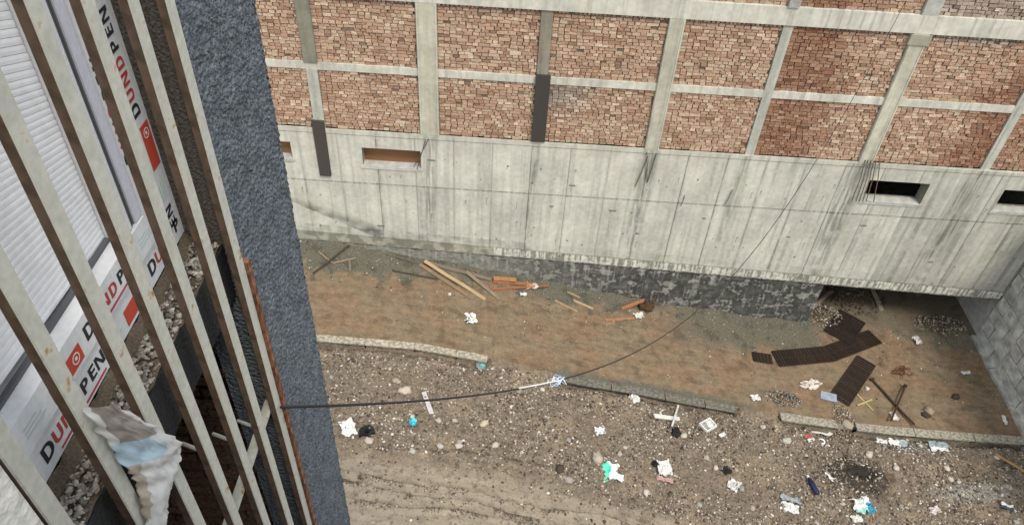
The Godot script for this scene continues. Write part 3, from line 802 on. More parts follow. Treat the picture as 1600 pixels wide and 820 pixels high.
# ------------------------------------------------------------------ window with a white slatted blind
func window():
	var Wn := base("window", Vector3(-0.9, EY - 1.4, -1.0))
	tag(Wn, "white plastic window still in printed protective film behind the bars", "window")
	var off := Transform3D(Basis(), -Wn.position)
	var fr := begin()
	var z0 := -1.553; var z1 := -0.604
	bx(fr, Vector3(-0.965, EY - 1.40, z0), Vector3(-0.897, EY - 1.305, z1))
	bx(fr, Vector3(-0.965, EY - 1.304, z0), Vector3(-0.897, EY + 1.0, -1.467))
	var f := put("frame", done(fr), M.pvc, Wn, off)
	fr = begin()
	bx(fr, Vector3(-0.955, EY - 1.292, -1.456), Vector3(-0.885, EY - 1.205, z1))
	bx(fr, Vector3(-0.955, EY - 1.204, -1.456), Vector3(-0.885, EY + 1.0, -1.381))
	var s := put("sash", done(fr), M.pvc, Wn, off)
	fr = begin()
	bx(fr, Vector3(-0.955, EY - 1.2, -1.379), Vector3(-0.889, EY + 1.0, -1.348), Color(0.82, 0.82, 0.9))
	bx(fr, Vector3(-0.955, EY - 1.2, -1.330), Vector3(-0.891, EY + 1.0, -1.289), Color(1.0, 1.0, 1.0))
	put("glazing_bead", done(fr), M.pvc, Wn, off)
	fr = begin()
	bx(fr, Vector3(-0.935, EY - 1.2049, -1.285), Vector3(-0.924, EY - 1.195, z1), Color(4.0, 4.0, 4.0))
	bx(fr, Vector3(-0.95, EY - 1.2, -1.3475), Vector3(-0.893, EY + 1.0, -1.342))
	bx(fr, Vector3(-0.95, EY - 1.2, -1.3365), Vector3(-0.892, EY + 1.0, -1.3305))
	bx(fr, Vector3(-0.95, EY - 1.2, -1.3415), Vector3(-0.896, EY + 1.0, -1.337), Color(4.0, 4.0, 4.0))
	bx(fr, Vector3(-0.93, EY - 1.305, -1.456), Vector3(-0.9, EY - 1.292, z1), Color(1.6, 1.6, 1.6))
	put("gasket", done(fr), M.gasket, Wn, off)
	# printed film on both profiles: along the bottom, and up the far jamb
	var q := -Wn.position
	film_print(s, Vector3(-0.885, EY - 1.29, 0), Vector3(0, 0, -1), Vector3.UP, 0.083, [0.35, 0.885], 0.61, 1.45)
	film_print(f, Vector3(-0.897, EY - 1.398, 0), Vector3(0, 0, -1), Vector3.UP, 0.09, [0.655, 1.19], 0.61, 1.55)
	film_print(s, Vector3(-0.885, EY, -1.455), Vector3.UP, Vector3(0, 0, 1), 0.073, [-1.215, -0.78, -0.35, 0.08, 0.51], -1.2, 0.95, -0.42, 0.24)
	film_print(f, Vector3(-0.897, EY, -1.552), Vector3.UP, Vector3(0, 0, 1), 0.082, [-1.70, -1.165, -0.63, -0.1, 0.43], -1.39, 0.95, 0.42)
	# blind of many narrow slats hanging a little fanned
	var Bl := base("slatted_blind", Vector3(-0.94, EY - 1.2, -1.0))
	tag(Bl, "white blind of narrow slats hanging inside the window", "blind")
	var o2 := Transform3D(Basis(), -Bl.position)
	var y := -1.19; var i := 0
	while y < 0.9:
		var h := 0.0165
		var e := [[], []]
		for z in [0.58, 1.287]:
			for k in 2:
				var yy: float = y + h * k; var tl: float = -(0.04 + 0.68 * clampf(yy + 1.19, 0.0, 0.5))
				e[k].append(yy + tl * (z - 1.05))
		var st := begin()
		var zA := -0.58; var zB := -1.287; var xb := -0.936; var xt := -0.9353; var gp := 0.001
		var a0 := Vector3(xb, EY + e[0][0] + gp, zA); var b0 := Vector3(xb, EY + e[0][1] + gp, zB)
		var a1 := Vector3(xb, EY + e[1][0], zA); var b1 := Vector3(xb, EY + e[1][1], zB)
		var am := (a0 + a1) * 0.5; am.x = xt; var bm := (b0 + b1) * 0.5; bm.x = xt
		quad(st, am, bm, b0, a0); quad(st, a1, b1, bm, am)
		var bk := Vector3(-0.003, 0, 0)
		quad(st, b1 + bk, a1 + bk, a0 + bk, b0 + bk)
		quad(st, a1, a1 + bk, b1 + bk, b1); quad(st, a0, b0, b0 + bk, a0 + bk)
		put("slat", done(st), M.slat, Bl, o2)
		y += h; i += 1
	put("backing", box_mesh(Vector3(-0.985, EY - 1.3, -1.3), Vector3(-0.975, EY + 1.0, -0.56), Color(0.9, 0.92, 0.98)), M.plaster, Bl, o2)

# ------------------------------------------------------------------ steel grille
func bar_paint() -> StandardMaterial3D:
	var size := 512
	var n1 := FastNoiseLite.new(); n1.seed = 61; n1.frequency = 0.012; n1.fractal_octaves = 5
	var n2 := FastNoiseLite.new(); n2.seed = 62; n2.frequency = 0.06
	var a := n1.get_seamless_image(size, size); a.convert(Image.FORMAT_L8); var b := n2.get_seamless_image(size, size); b.convert(Image.FORMAT_L8)
	var da := a.get_data(); var db := b.get_data(); var o := PackedByteArray(); o.resize(size * size * 3)
	for i in size * size:
		var t := da[i] / 255.0; var u := db[i] / 255.0
		var rs := splat(t * 0.85 + u * 0.25, 0.8, 0.94); var v := 0.94 + 0.12 * (u - 0.5) + 0.1 * (t - 0.5)
		o[i * 3] = clampi(int(lerp(176.0 * v, 138.0, rs)), 0, 255); o[i * 3 + 1] = clampi(int(lerp(176.0 * v, 98.0, rs)), 0, 255); o[i * 3 + 2] = clampi(int(lerp(167.0 * v, 62.0, rs)), 0, 255)
	var m := mat(Color.WHITE, 0.5, ImageTexture.create_from_image(Image.create_from_data(size, size, false, Image.FORMAT_RGB8, o)), 1.3)
	m.vertex_color_use_as_albedo = false
	return m

func grille():
	var G := base("window_grille", Vector3(-0.76, EY - 3.5, -1.1))
	tag(G, "steel security grille of grey upright bars with rust-brown sides", "grille")
	var off := Transform3D(Basis(), -G.position)
	M.bar = bar_paint()
	M.primer = mat(lin(0.105, 0.072, 0.05), 0.7, grain(63, 0.02, 0.7, 1.1), 4.0)
	for c in [0.82, 1.03, 1.236, 1.43, 1.618, 1.813, 2.004]:
		var z: float = -c * 0.75; var b := 0.0025; var lo := EY - 3.9; var hi := EY + 0.98
		# hollow section with rounded corners: grey paint outward, primer on the other faces
		var ring := [Vector2(-0.774, z - b), Vector2(-0.774, z - 0.04 + b), Vector2(-0.774 + b, z - 0.04), Vector2(-0.75 - b, z - 0.04), Vector2(-0.75, z - 0.04 + b), Vector2(-0.75, z - b), Vector2(-0.75 - b, z), Vector2(-0.774 + b, z)]
		var paint := begin(); var prim := begin()
		for k in 8:
			var p: Vector2 = ring[k]; var q: Vector2 = ring[(k + 1) % 8]
			var t: SurfaceTool = paint if k in [3, 4, 5] else prim
			quad(t, Vector3(q.x, hi, q.y), Vector3(p.x, hi, p.y), Vector3(p.x, lo, p.y), Vector3(q.x, lo, q.y))
		for yy in [lo, hi]:
			for k in range(1, 7):
				vtx(prim, Vector3(ring[0].x, yy, ring[0].y), Color.WHITE); vtx(prim, Vector3(ring[k].x, yy, ring[k].y), Color.WHITE); vtx(prim, Vector3(ring[k + 1].x, yy, ring[k + 1].y), Color.WHITE)
		var bar := put("bar", done(paint), M.bar, G, off)
		put("primed_side", done(prim), M.primer, bar)
	for yy in [-2.15, 0.7, -3.7]:
		put("rail", box_mesh(Vector3(-0.806, EY + yy - 0.004, -1.555), Vector3(-0.776, EY + yy + 0.004, -0.602)), M.bar, G, off)
	put("edge_strip", box_mesh(Vector3(-0.757, EY - 3.9, -1.566), Vector3(-0.741, EY - 1.5, -1.545), Color(0.24, 0.125, 0.08)), M.rust, G, off)
	for p in [[1.43, -1.78], [1.618, -1.94], [1.813, -2.08], [1.236, -1.66]]:
		var st := begin(); var z: float = -p[0] * 0.75 - 0.036
		tube(st, [Vector3(-0.776, EY + p[1], z), Vector3(-0.85, EY + p[1] - 0.012, z - 0.03)], 0.006, 8, Color(0.4, 0.4, 0.38))
		put("anchor_pin", done(st), M.plain, G, off)

# soiled wrapper caught on the bars
func rag():
	var st := SurfaceTool.new(); st.begin(Mesh.PRIMITIVE_TRIANGLES); st.set_smooth_group(0)
	# left and right edges down the sheet: (z, y)
	var Lf := [Vector2(0.790, -1.150), Vector2(0.790, -1.205), Vector2(0.797, -1.263), Vector2(0.803, -1.336), Vector2(0.808, -1.40), Vector2(0.810, -1.45), Vector2(0.795, -1.50), Vector2(0.782, -1.55), Vector2(0.770, -1.62)]
	var Rt := [Vector2(0.838, -1.20), Vector2(0.878, -1.30), Vector2(0.925, -1.40), Vector2(0.965, -1.515), Vector2(0.957, -1.55), Vector2(0.925, -1.57), Vector2(0.872, -1.56), Vector2(0.838, -1.575), Vector2(0.80, -1.63)]
	var n := 40; var m := 26; var g := []; var cols := []
	for i in n + 1:
		var t := float(i) / n * (Lf.size() - 1); var a := mini(int(t), Lf.size() - 2); var fr := t - a
		var l: Vector2 = Lf[a].lerp(Lf[a + 1], fr); var r: Vector2 = Rt[a].lerp(Rt[a + 1], fr)
		var row := []
		for j in m + 1:
			var u := float(j) / m; var p := l.lerp(r, u)
			var e := 0.012 * nz.get_noise_2d(p.x * 40.0, p.y * 40.0) * (1.0 if j == m or j == 0 else 0.4)
			var x := -0.733 + 0.012 * (1.0 - absf(nz.get_noise_2d(p.x * 14.0 + p.y * 9.0, p.y * 6.0)) * 2.4) + 0.0035 * nz.get_noise_2d(p.x * 70.0, p.y * 30.0) + 0.014 * sin(u * PI)
			x -= 0.012 * (1.0 - u)
			row.append(Vector3(x, EY + p.y + e, -p.x + e))
		g.append(row)
	for i in n:
		for j in m:
			var u := (j + 0.5) / m; var v := (i + 0.5) / n; var c := Color(0.60, 0.605, 0.60)
			if v < 0.27 and u > 0.12 and u < 0.86: c = Color(0.30, 0.275, 0.25)
			elif v > 0.27 and v < 0.42 and u < 0.62 + 0.2 * nz.get_noise_2d(u * 9.0, v * 9.0): c = Color(0.40, 0.53, 0.62)
			elif v > 0.36 and u < 0.16 and v < 0.85: c = Color(0.42, 0.38, 0.32)
			quad(st, g[i][j], g[i][j + 1], g[i + 1][j + 1], g[i + 1][j], c)
			var d := Vector3(-0.003, 0, 0)
			quad(st, g[i + 1][j] + d, g[i + 1][j + 1] + d, g[i][j + 1] + d, g[i][j] + d, c)
	st.generate_normals()
	var o := put("plastic_wrapper", st.commit(), M.thin, self, Transform3D(Basis(), Vector3.ZERO))
	tag(o, "crumpled white plastic wrapper with a pale blue print caught on the window bars", "litter")

func cable():
	var C := base("cable", Vector3.ZERO)
	tag(C, "black cable sagging from the window grille across the yard to the brick facade", "cable")
	var P0 := Vector3(-0.738, EY - 2.126, -1.513); var P1 := Vector3(7.227, EY - 5.957, -14.497); var path := []
	for i in 61:
		var s := i / 60.0 * 1.0365; var p := P0.lerp(P0 + (P1 - P0), s); p.y -= 4.0 * 3.1186 * s * (1.0 - s); path.append(p)
	var st := begin(); tube(st, path, 0.0055, 8)
	put("sheath", done(st), M.rubber, C)
	st = begin()
	var at: Vector3 = path[8]; var dir: Vector3 = (path[9] - path[8]).normalized()
	for k in 3:
		var q := []
		for a in 14:
			var th := a * 0.9 + k; q.append(at + dir * (a * 0.006 - 0.03) + Vector3(cos(th), sin(th), cos(th * 1.3 + k)) * (0.02 + 0.012 * k))
		tube(st, q, 0.0035, 5, Color(0.7, 0.75, 0.8) if k != 1 else Color(0.25, 0.4, 0.65))
	tube(st, [path[6] + Vector3(0, 0.004, 0), path[7] + Vector3(0, 0.002, 0), at], 0.0062, 6, Color(0.62, 0.62, 0.6))
	tag(put("tape", done(st), M.film, C), "white and blue tape knotted round the cable")

# ------------------------------------------------------------------ loose timber
func plank(called: String, label: String, x0: float, z0: float, x1: float, z1: float, w: float, t: float, col: Color, dy0 := 0.0, dy1 := 0.0, group := "", category := "plank"):
	var A := Vector3(x0, ground_y(x0, z0) + dy0 + t * 0.5, z0); var Bp := Vector3(x1, ground_y(x1, z1) + dy1 + t * 0.5, z1)
	# rest on the highest ground under it
	var up := 0.0
	for k in 9:
		var p := A.lerp(Bp, k / 8.0); up = maxf(up, ground_y(p.x, p.z) + t * 0.5 - p.y)
	A.y += up; Bp.y += up
	var d := (Bp - A); var L := d.length(); d /= L
	var side := d.cross(Vector3.UP).normalized(); var nrm := side.cross(d).normalized()
	var st := begin(); var n := 8; var ring := []; var ch := t * 0.12
	for i in n + 1:
		var s := (float(i) / n - 0.5) * L; var bow := 0.004 * sin(i * 1.3 + x0 * 5.0) * L
		var ww := w * 0.5 * rng.randf_range(0.94, 1.04); var e := 0.0
		if i == 0 or i == n: e = rng.randf_range(-0.03, 0.03)
		ring.append([Vector3(s + e, -t * 0.5 + bow, -ww + ch), Vector3(s + e, -t * 0.5 + bow + ch, -ww), Vector3(s + e, t * 0.5 + bow - ch, -ww), Vector3(s, t * 0.5 + bow, -ww + ch), Vector3(s, t * 0.5 + bow, ww - ch), Vector3(s - e, t * 0.5 + bow - ch, ww), Vector3(s - e, -t * 0.5 + bow + ch, ww), Vector3(s - e, -t * 0.5 + bow, ww - ch)])
	for i in n:
		var c := col * rng.randf_range(0.88, 1.08); c.a = 1.0
		for k in 8: quad(st, ring[i][(k + 1) % 8], ring[i + 1][(k + 1) % 8], ring[i + 1][k], ring[i][k], c)
	for e in [0, n]:
		for k in range(1, 7): vtx(st, ring[e][0], col); vtx(st, ring[e][k], col); vtx(st, ring[e][k + 1], col)
	var o := put(called, done(st), M.wood, self, Transform3D(Basis(d, nrm, side), (A + Bp) * 0.5))
	tag(o, label, category, group)
	return o

func timber():
	var pile := "planks piled at the wall foot"
	var tan := Color(0.40, 0.27, 0.16); var pale := Color(0.50, 0.36, 0.21); var grey := Color(0.24, 0.19, 0.14); var orange := Color(0.40, 0.165, 0.075); var dark := Color(0.085, 0.068, 0.052)
	plank("plank", "grey weathered plank lying closest along the wall foot", -2.31, -14.82, -0.52, -14.60, 0.11, 0.035, grey, 0.06, 0.03, pile)
	plank("plank", "long brown plank on the left edge of the slanting pair", -2.44, -14.75, -1.08, -13.89, 0.10, 0.03, tan * 0.75, 0.0, 0.0, pile)
	plank("plank", "longest pale tan plank slanting out from the wall", -2.31, -14.80, -0.63, -13.88, 0.10, 0.035, pale, 0.10, 0.0, pile)
	plank("plank", "grey-brown plank slanting off the end of the wall-side plank", -1.19, -14.68, -0.26, -13.97, 0.10, 0.03, grey * 1.15, 0.07, 0.0, pile)
	plank("plank", "dark thin plank lying left of the slanting pair", -3.08, -14.35, -1.91, -14.31, 0.05, 0.03, dark, 0.0, 0.0, pile)
	plank("plank", "reddish plank nearest the wall in the orange stack", -0.47, -14.55, 0.69, -14.72, 0.10, 0.04, orange, 0.03, 0.03, pile)
	plank("plank", "longest reddish plank in front of the orange stack", -0.52, -14.26, 1.04, -14.74, 0.06, 0.04, orange * 0.9, 0.0, 0.05, pile)
	plank("plank", "short orange board end on top of the reddish stack", -0.46, -14.60, 0.14, -14.68, 0.14, 0.03, Color(0.45, 0.22, 0.1), 0.09, 0.09, pile)
	plank("stick", "dark straight stick leaning by the stucco corner", -5.01, -13.79, -4.30, -14.86, 0.045, 0.04, dark, 0.0, 0.12, "", "stick")
	plank("stick", "thin pale stick beside the dark straight stick", -4.61, -14.29, -4.10, -14.56, 0.03, 0.02, pale * 0.9, 0.01, 0.03, "", "stick")
	plank("stick", "pale stick crossing under the dark straight stick", -5.05, -14.62, -4.62, -14.28, 0.03, 0.02, pale * 0.8, 0.01, 0.03, "", "stick")
	plank("stick", "short stub of wood left of the plank pile", -4.22, -14.46, -4.13, -14.10, 0.06, 0.04, grey, 0.0, 0.0, "", "stick")
	plank("stick", "small brown splinter on the red mud below the plank pile", -2.16, -13.58, -2.02, -13.25, 0.03, 0.02, grey, 0.0, 0.0, "", "stick")
	plank("stick", "slim branch running along the foot of the wall", -3.30, -14.86, -2.35, -14.74, 0.03, 0.03, grey * 0.8, 0.02, 0.02, "", "stick")
	plank("plank", "short tan plank lying right of the reddish stack", 1.20, -14.32, 1.81, -14.07, 0.07, 0.03, tan, 0.0, 0.0)
	plank("plank", "short pale plank right of the short tan one", 1.71, -14.47, 2.25, -14.29, 0.07, 0.03, pale, 0.0, 0.0)
	plank("stick", "short slat of pale wood behind the short planks", 1.54, -14.73, 1.89, -14.61, 0.05, 0.03, pale * 0.8, 0.0, 0.0, "", "stick")
	plank("plank", "orange board propped on the brown lump by the black foundation", 3.03, -14.47, 3.68, -14.80, 0.11, 0.035, orange * 1.1, 0.0, 0.12)
	plank("plank", "orange plank lying flat in front of the brown lump", 2.55, -13.94, 3.36, -14.18, 0.08, 0.035, Color(0.42, 0.21, 0.11), 0.0, 0.0)
	plank("plank", "orange batten lying in the soil at the right edge below the kerb", 12.11, -11.07, 12.95, -10.40, 0.055, 0.04, Color(0.50, 0.30, 0.13), 0.02, 0.02)
	plank("stick", "yellow stick lying under the other beside the ribbed steel mat", 9.07, -12.59, 9.36, -12.08, 0.045, 0.025, Color(0.52, 0.40, 0.17), 0.0, 0.0, "crossed yellow sticks", "stick")
	plank("stick", "yellow stick lying across the other beside the ribbed steel mat", 8.98, -12.18, 9.43, -12.41, 0.045, 0.025, Color(0.55, 0.43, 0.2), 0.03, 0.03, "crossed yellow sticks", "stick")
	plank("plank", "grey board lying on the rubble heap inside the garage", 8.5, -15.3, 9.3, -16.15, 0.10, 0.03, grey * 1.2, 0.22, 0.2)
	plank("plank", "pale board lying on the garage floor pointing inward", 10.75, -15.75, 10.55, -17.4, 0.14, 0.03, Color(0.34, 0.29, 0.22), 0.0, 0.25)
	plank("plank", "board lying across the back of the garage", 12.0, -16.5, 12.9, -17.2, 0.13, 0.03, Color(0.3, 0.27, 0.22), 0.03, 0.03)

# ------------------------------------------------------------------ scrap steel on the ramp
func grate(label: String, pts: Array, w: float, col: Color, up := 0.0):
	# a ribbed steel mat following the points, laid flat on the ramp
	var c: Vector2 = pts[0].lerp(pts[-1], 0.5)
	var O := base("steel_mat", Vector3(c.x, ground_y(c.x, c.y), c.y))
	tag(O, label, "steel mat", "rusty ribbed steel mats on the ramp")
	var off := Transform3D(Basis(), -O.position)
	var slats := begin()
	for k in pts.size() - 1:
		var a: Vector2 = pts[k]; var b: Vector2 = pts[k + 1]; var d := (b - a).normalized(); var s := Vector2(-d.y, d.x)
		var L := a.distance_to(b); var n := int(L / 0.085)
		for sd in [-1.0, 0.0, 1.0]:
			var st := begin(); var A: Vector2 = a + s * w * 0.5 * sd; var E: Vector2 = b + s * w * 0.5 * sd
			var ya := ground_y(A.x, A.y) + 0.03 + up; var yb := ground_y(E.x, E.y) + 0.03 + up
			tube(st, [Vector3(A.x, ya, A.y), Vector3(E.x, yb, E.y)], 0.018, 5, col)
			put("rail", done(st), M.rust, O, off)
		for i in n + 1:
			var p := a.lerp(b, float(i) / n); var q0 := p - s * w * 0.5; var q1 := p + s * w * 0.5
			var st := begin(); var y0 := ground_y(q0.x, q0.y) + 0.035 + up; var y1 := ground_y(q1.x, q1.y) + 0.035 + up
			var cc := col * rng.randf_range(0.7, 1.25); cc.a = 1.0
			var f := Vector3(d.x, 0, d.y) * 0.029; var pa := Vector3(q0.x, y0, q0.y); var pb := Vector3(q1.x, y1, q1.y); var h := Vector3(0, 0.012, 0)
			quad(st, pa - f, pb - f, pb + h, pa + h, cc); quad(st, pa + h, pb + h, pb + f, pa + f, cc)
			quad(st, pa + f - h, pb + f - h, pb - f - h, pa - f - h, cc)
			put("rib", done(st), M.rust, O, off)
		# sheet under the ribs, pierced in the real mat and dark with mud here
		var st3 := begin(); var q := [a - s * w * 0.5, b - s * w * 0.5, b + s * w * 0.5, a + s * w * 0.5]; var v := []
		for z in q: v.append(Vector3(z.x, ground_y(z.x, z.y) + 0.016 + up, z.y))
		quad(st3, v[0], v[1], v[2], v[3], Color(0.03, 0.022, 0.017)); put("plate", done(st3), M.dirty, O, off)

func rod(called: String, label: String, a: Vector3, b: Vector3, r: float, col: Color, category := "bar"):
	var c := (a + b) * 0.5; var st := begin(); var d := (b - a).normalized()
	var path := []
	for i in 7: path.append(a.lerp(b, i / 6.0) - c + Vector3(0, 0.01 * sin(i * 1.1), 0))
	tube(st, path, r, 8, col)
	bx(st, Vector3(-r * 1.9, -r * 1.9, -0.01), Vector3(r * 1.9, r * 1.9, 0.035), col, 0.0, Transform3D(Basis.looking_at(d, Vector3.UP), a - c))
	var o := put(called, done(st), M.rust, self, Transform3D(Basis(), c))
	tag(o, label, category)

func gp(x: float, z: float, dy := 0.0) -> Vector3: return Vector3(x, ground_y(x, z) + dy, z)

func steel():
	var brown := Color(0.042, 0.029, 0.022)
	grate("small square of rusty ribbed steel at the left end of the mats", [Vector2(6.53, -13.44), Vector2(7.0, -13.42)], 0.3, brown)
	grate("long rusty ribbed steel mat bending toward the garage", [Vector2(7.15, -13.46), Vector2(8.7, -13.86), Vector2(10.2, -14.66)], 0.5, brown)
	grate("rusty ribbed steel mat in the garage mouth under the rubble", [Vector2(9.1, -14.5), Vector2(9.75, -15.35)], 0.75, brown * 0.8, 0.03)
	grate("dark ribbed steel mat lying alone beside the yellow sticks", [Vector2(9.68, -13.73), Vector2(8.56, -12.31)], 0.5, Color(0.05, 0.034, 0.026))
	rod("steel_bar", "long dark steel bar of the crossed pair by the kerb", gp(9.64, -13.07, 0.03), gp(10.26, -11.70, 0.09), 0.028, Color(0.07, 0.048, 0.038))
	rod("steel_bar", "shorter dark bar lying over the long one by the kerb", gp(10.44, -12.91, 0.10), gp(9.66, -11.72, 0.13), 0.024, Color(0.075, 0.045, 0.034))
	var st := begin()
	for k in 7:
		var q := []; var x := 10.25 + rng.randf() * 0.3; var z := -13.25 - rng.randf() * 0.2
		for i in 9: q.append(gp(x + i * 0.05 + 0.03 * sin(i * 1.7 + k), z - i * 0.025 + 0.06 * sin(i * 0.9 + k * 2.0), 0.02 + 0.05 * absf(sin(i * 0.8 + k))) - gp(10.6, -13.4))
		tube(st, q, 0.01, 5, Color(0.17, 0.075, 0.04))
	tag(put("rusty_wire", done(st), M.rust, self, Transform3D(Basis(), gp(10.6, -13.4))), "tangle of rusty wire lying on the red mud before the garage", "wire")

# ------------------------------------------------------------------ litter
func at_ground(o: Node3D, x: float, z: float, dy := 0.0, turn := 0.0):
	o.position = gp(x, z, dy); o.rotation.y = turn
	return o

func bag(called: String, label: String, x: float, z: float, size: Vector3, col, seed_: int, m = null, turn := 0.0, category := "litter", crease := 1.0):
	var f = col if col is Callable else func(_p): return col
	var me := lump(size, seed_, 0.7, 1.5, crease, 14, 20, f)
	var o := put(called, me, m if m else M.paper)
	at_ground(o, x, z, size.y * 0.24, turn); tag(o, label, category)
	return o

func scrap(called: String, label: String, x: float, z: float, w: float, d: float, amp: float, col, seed_: int, turn := 0.0, category := "litter", m = null, n := 12, ragged := 0.07):
	var f = col if col is Callable else func(_u, _v): return col
	w *= 0.86; d *= 0.86
	var c := [Vector2(-w, -d) * 0.5, Vector2(w, -d) * 0.5, Vector2(w, d) * 0.5, Vector2(-w, d) * 0.5]
	var o := put(called, crumple(c, amp, seed_, n, 0.0, f, ragged), m if m else M.paper)
	at_ground(o, x, z, 0.012, turn); tag(o, label, category)
	return o

func litter():
	var white := Color(0.62, 0.61, 0.58)
	# shopping bag, half green and half white
	scrap("plastic_bag", "bright green and white plastic bag lying by the oval stone", 2.42, -9.42, 0.62, 0.5, 0.09, func(u, v): return Color(0.09, 0.60, 0.40) if u < 0.6 + 0.1 * sin(v * 6.0) else Color(0.66, 0.72, 0.70), 3, 0.25, "bag", M.film, 16, 0.12)
	bag("plastic_bag", "black knotted bag beside the white paper at the stucco edge", -2.89, -9.44, Vector3(0.36, 0.26, 0.30), Color(0.012, 0.012, 0.014), 5, M.gloss, 0.4, "bag", 0.6)
	scrap("paper", "torn white paper lying left of the black knotted bag", -3.28, -9.5, 0.34, 0.5, 0.05, white, 7, 0.5, "paper")
	bag("foil_ball", "small bright blue ball of crumpled foil on the soil", -1.96, -9.90, Vector3(0.18, 0.17, 0.18), func(p): return Color(0.03, 0.33, 0.46) if p.y < 0.2 else Color(0.08, 0.5, 0.6), 8, M.gloss)
	plank("plastic_strip", "pale lilac plastic strip lying under the cable", -1.82, -10.70, -1.58, -10.18, 0.105, 0.008, Color(0.60, 0.56, 0.56), 0.02, 0.02, "", "strip")
	scrap("plastic_packet", "teal and white crumpled packet on the end of the kerb", -0.50, -11.86, 0.42, 0.32, 0.10, func(u, v): return Color(0.16, 0.56, 0.54) if (u > 0.25 and u < 0.6 and v < 0.7) else (Color(0.72, 0.75, 0.74) if u > 0.5 else Color(0.23, 0.27, 0.25)), 9, 0.5)
	scrap("rag", "small white rag lying alone on the red mud", -0.95, -13.10, 0.30, 0.34, 0.08, func(u, v): return Color(0.72, 0.72, 0.66) if nz.get_noise_2d(u * 3.0, v * 3.0) > -0.18 else Color(0.03, 0.03, 0.028), 11, 0.2, "rag", null, 12, 0.16)
	bag("cloth_bundle", "white bundle lying against the sunken dark kerb", 3.18, -11.62, Vector3(0.34, 0.26, 0.30), white * 1.02, 12)
	plank("plastic_strip", "white plastic profile lying flat with another across it", 3.63, -11.12, 4.27, -11.18, 0.11, 0.05, Color(0.72, 0.71, 0.64), 0.0, 0.0, "", "strip")
	plank("plastic_strip", "narrow white strip laid across the flat white profile", 4.28, -11.55, 4.04, -10.88, 0.045, 0.02, Color(0.66, 0.66, 0.62), 0.07, 0.07, "", "strip")
	# open box frame of white plastic
	var F := base("plastic_tray", gp(4.94, -11.04, 0.0)); F.rotation.y = 0.6
	tag(F, "broken white plastic tray lying open right of the crossed strips", "tray")
	for b in [[-0.17, -0.14, 0.17, -0.11], [-0.17, 0.11, 0.17, 0.14], [-0.17, -0.11, -0.14, 0.11], [0.14, -0.11, 0.17, 0.11]]:
		put("rim", box_mesh(Vector3(b[0], 0.0, b[1]), Vector3(b[2], 0.07, b[3]), white, 0.006), M.paper, F)
	put("tray_floor", crumple([Vector2(-0.14, -0.11), Vector2(0.14, -0.11), Vector2(0.14, 0.11), Vector2(-0.14, 0.11)], 0.03, 14, 8, 0.0, func(u, v): return Color(0.3, 0.29, 0.26) if u < 0.5 else Color(0.6, 0.6, 0.57)), M.paper, F)
	scrap("paper", "pale scrap lying just right of the white tray", 5.28, -10.85, 0.22, 0.12, 0.03, white * 0.9, 15, 0.6, "paper")
	scrap("plastic_bag", "white bag with a black lump beside it in the soil", 3.74, -9.72, 0.36, 0.42, 0.12, white, 16, 0.2, "bag", M.film)
	bag("lump", "black lump touching the white bag in the soil", 3.52, -9.80, Vector3(0.17, 0.14, 0.16), Color(0.02, 0.02, 0.02), 17, M.dirty, 0.0, "lump")
	scrap("cloth", "pinkish cloth scrap below the white bag with the black lump", 3.72, -9.42, 0.42, 0.14, 0.05, Color(0.42, 0.27, 0.24), 18, -0.2, "cloth")
	scrap("paper", "folded white paper standing up near the black hole in the soil", 5.33, -9.52, 0.30, 0.30, 0.15, white * 0.95, 19, 0.9, "paper", null, 8)
	bag("tyre_scrap", "round black scrap above the folded white paper", 5.20, -9.86, Vector3(0.26, 0.10, 0.22), Color(0.025, 0.024, 0.02), 20, M.dirty, 0.0, "lump")
	# dark bottle with a white cap
	var Bt := base("bottle", gp(7.20, -9.74, 0.06)); Bt.rotation = Vector3(0, 0.25, 0.03)
	tag(Bt, "dark navy plastic bottle with a white cap lying on the soil", "bottle")
	var st := begin()
	var prf := [[-0.24, 0.0], [-0.24, 0.05], [-0.22, 0.06], [0.06, 0.06], [0.13, 0.045], [0.17, 0.022], [0.19, 0.022]]
	st.set_smooth_group(0)
	for i in prf.size() - 1:
		for k in 14:
			var a0 := TAU * k / 14.0; var a1 := TAU * (k + 1) / 14.0
			var P := func(j, a): return Vector3(cos(a) * prf[j][1], sin(a) * prf[j][1], -prf[j][0])
			quad(st, P.call(i, a0), P.call(i + 1, a0), P.call(i + 1, a1), P.call(i, a1), Color(0.015, 0.018, 0.05))
	put("body", done(st), M.gloss, Bt)
	st = begin(); tube(st, [Vector3(0, 0, -0.18), Vector3(0, 0, -0.235)], 0.03, 12, white); put("cap", done(st), M.paper, Bt)
	scrap("cloth", "torn white cloth at the bottom edge right of the folded paper", 6.55, -9.12, 0.44, 0.24, 0.08, white, 21, -0.3, "cloth")
	scrap("plastic_film", "grey film half buried above the torn white cloth", 6.62, -9.34, 0.5, 0.16, 0.05, Color(0.24, 0.27, 0.28), 22, -0.2, "film", M.film)
	scrap("plastic_bag", "white bag with teal and blue printing at the bottom of the yard", 8.28, -9.34, 0.48, 0.40, 0.14, func(u, v): return Color(0.05, 0.30, 0.46) if (u > 0.72 and v > 0.3) else (Color(0.36, 0.62, 0.52) if v > 0.68 else Color(0.68, 0.70, 0.66)), 23, 0.2, "bag", M.film, 14, 0.14)
	scrap("paper", "white wad below the teal and blue printed bag", 8.05, -9.02, 0.30, 0.2, 0.1, white, 24, 0.3, "paper")
	scrap("plastic_strip", "long white scrap above the navy bottle to the right", 7.74, -10.04, 0.14, 0.36, 0.04, white, 25, 0.45, "scrap")
	scrap("paper", "small white paper at the head of the dark rubbish by the kerb gap", 6.30, -12.05, 0.24, 0.2, 0.07, white, 26, 0.2, "paper")
	put_board()
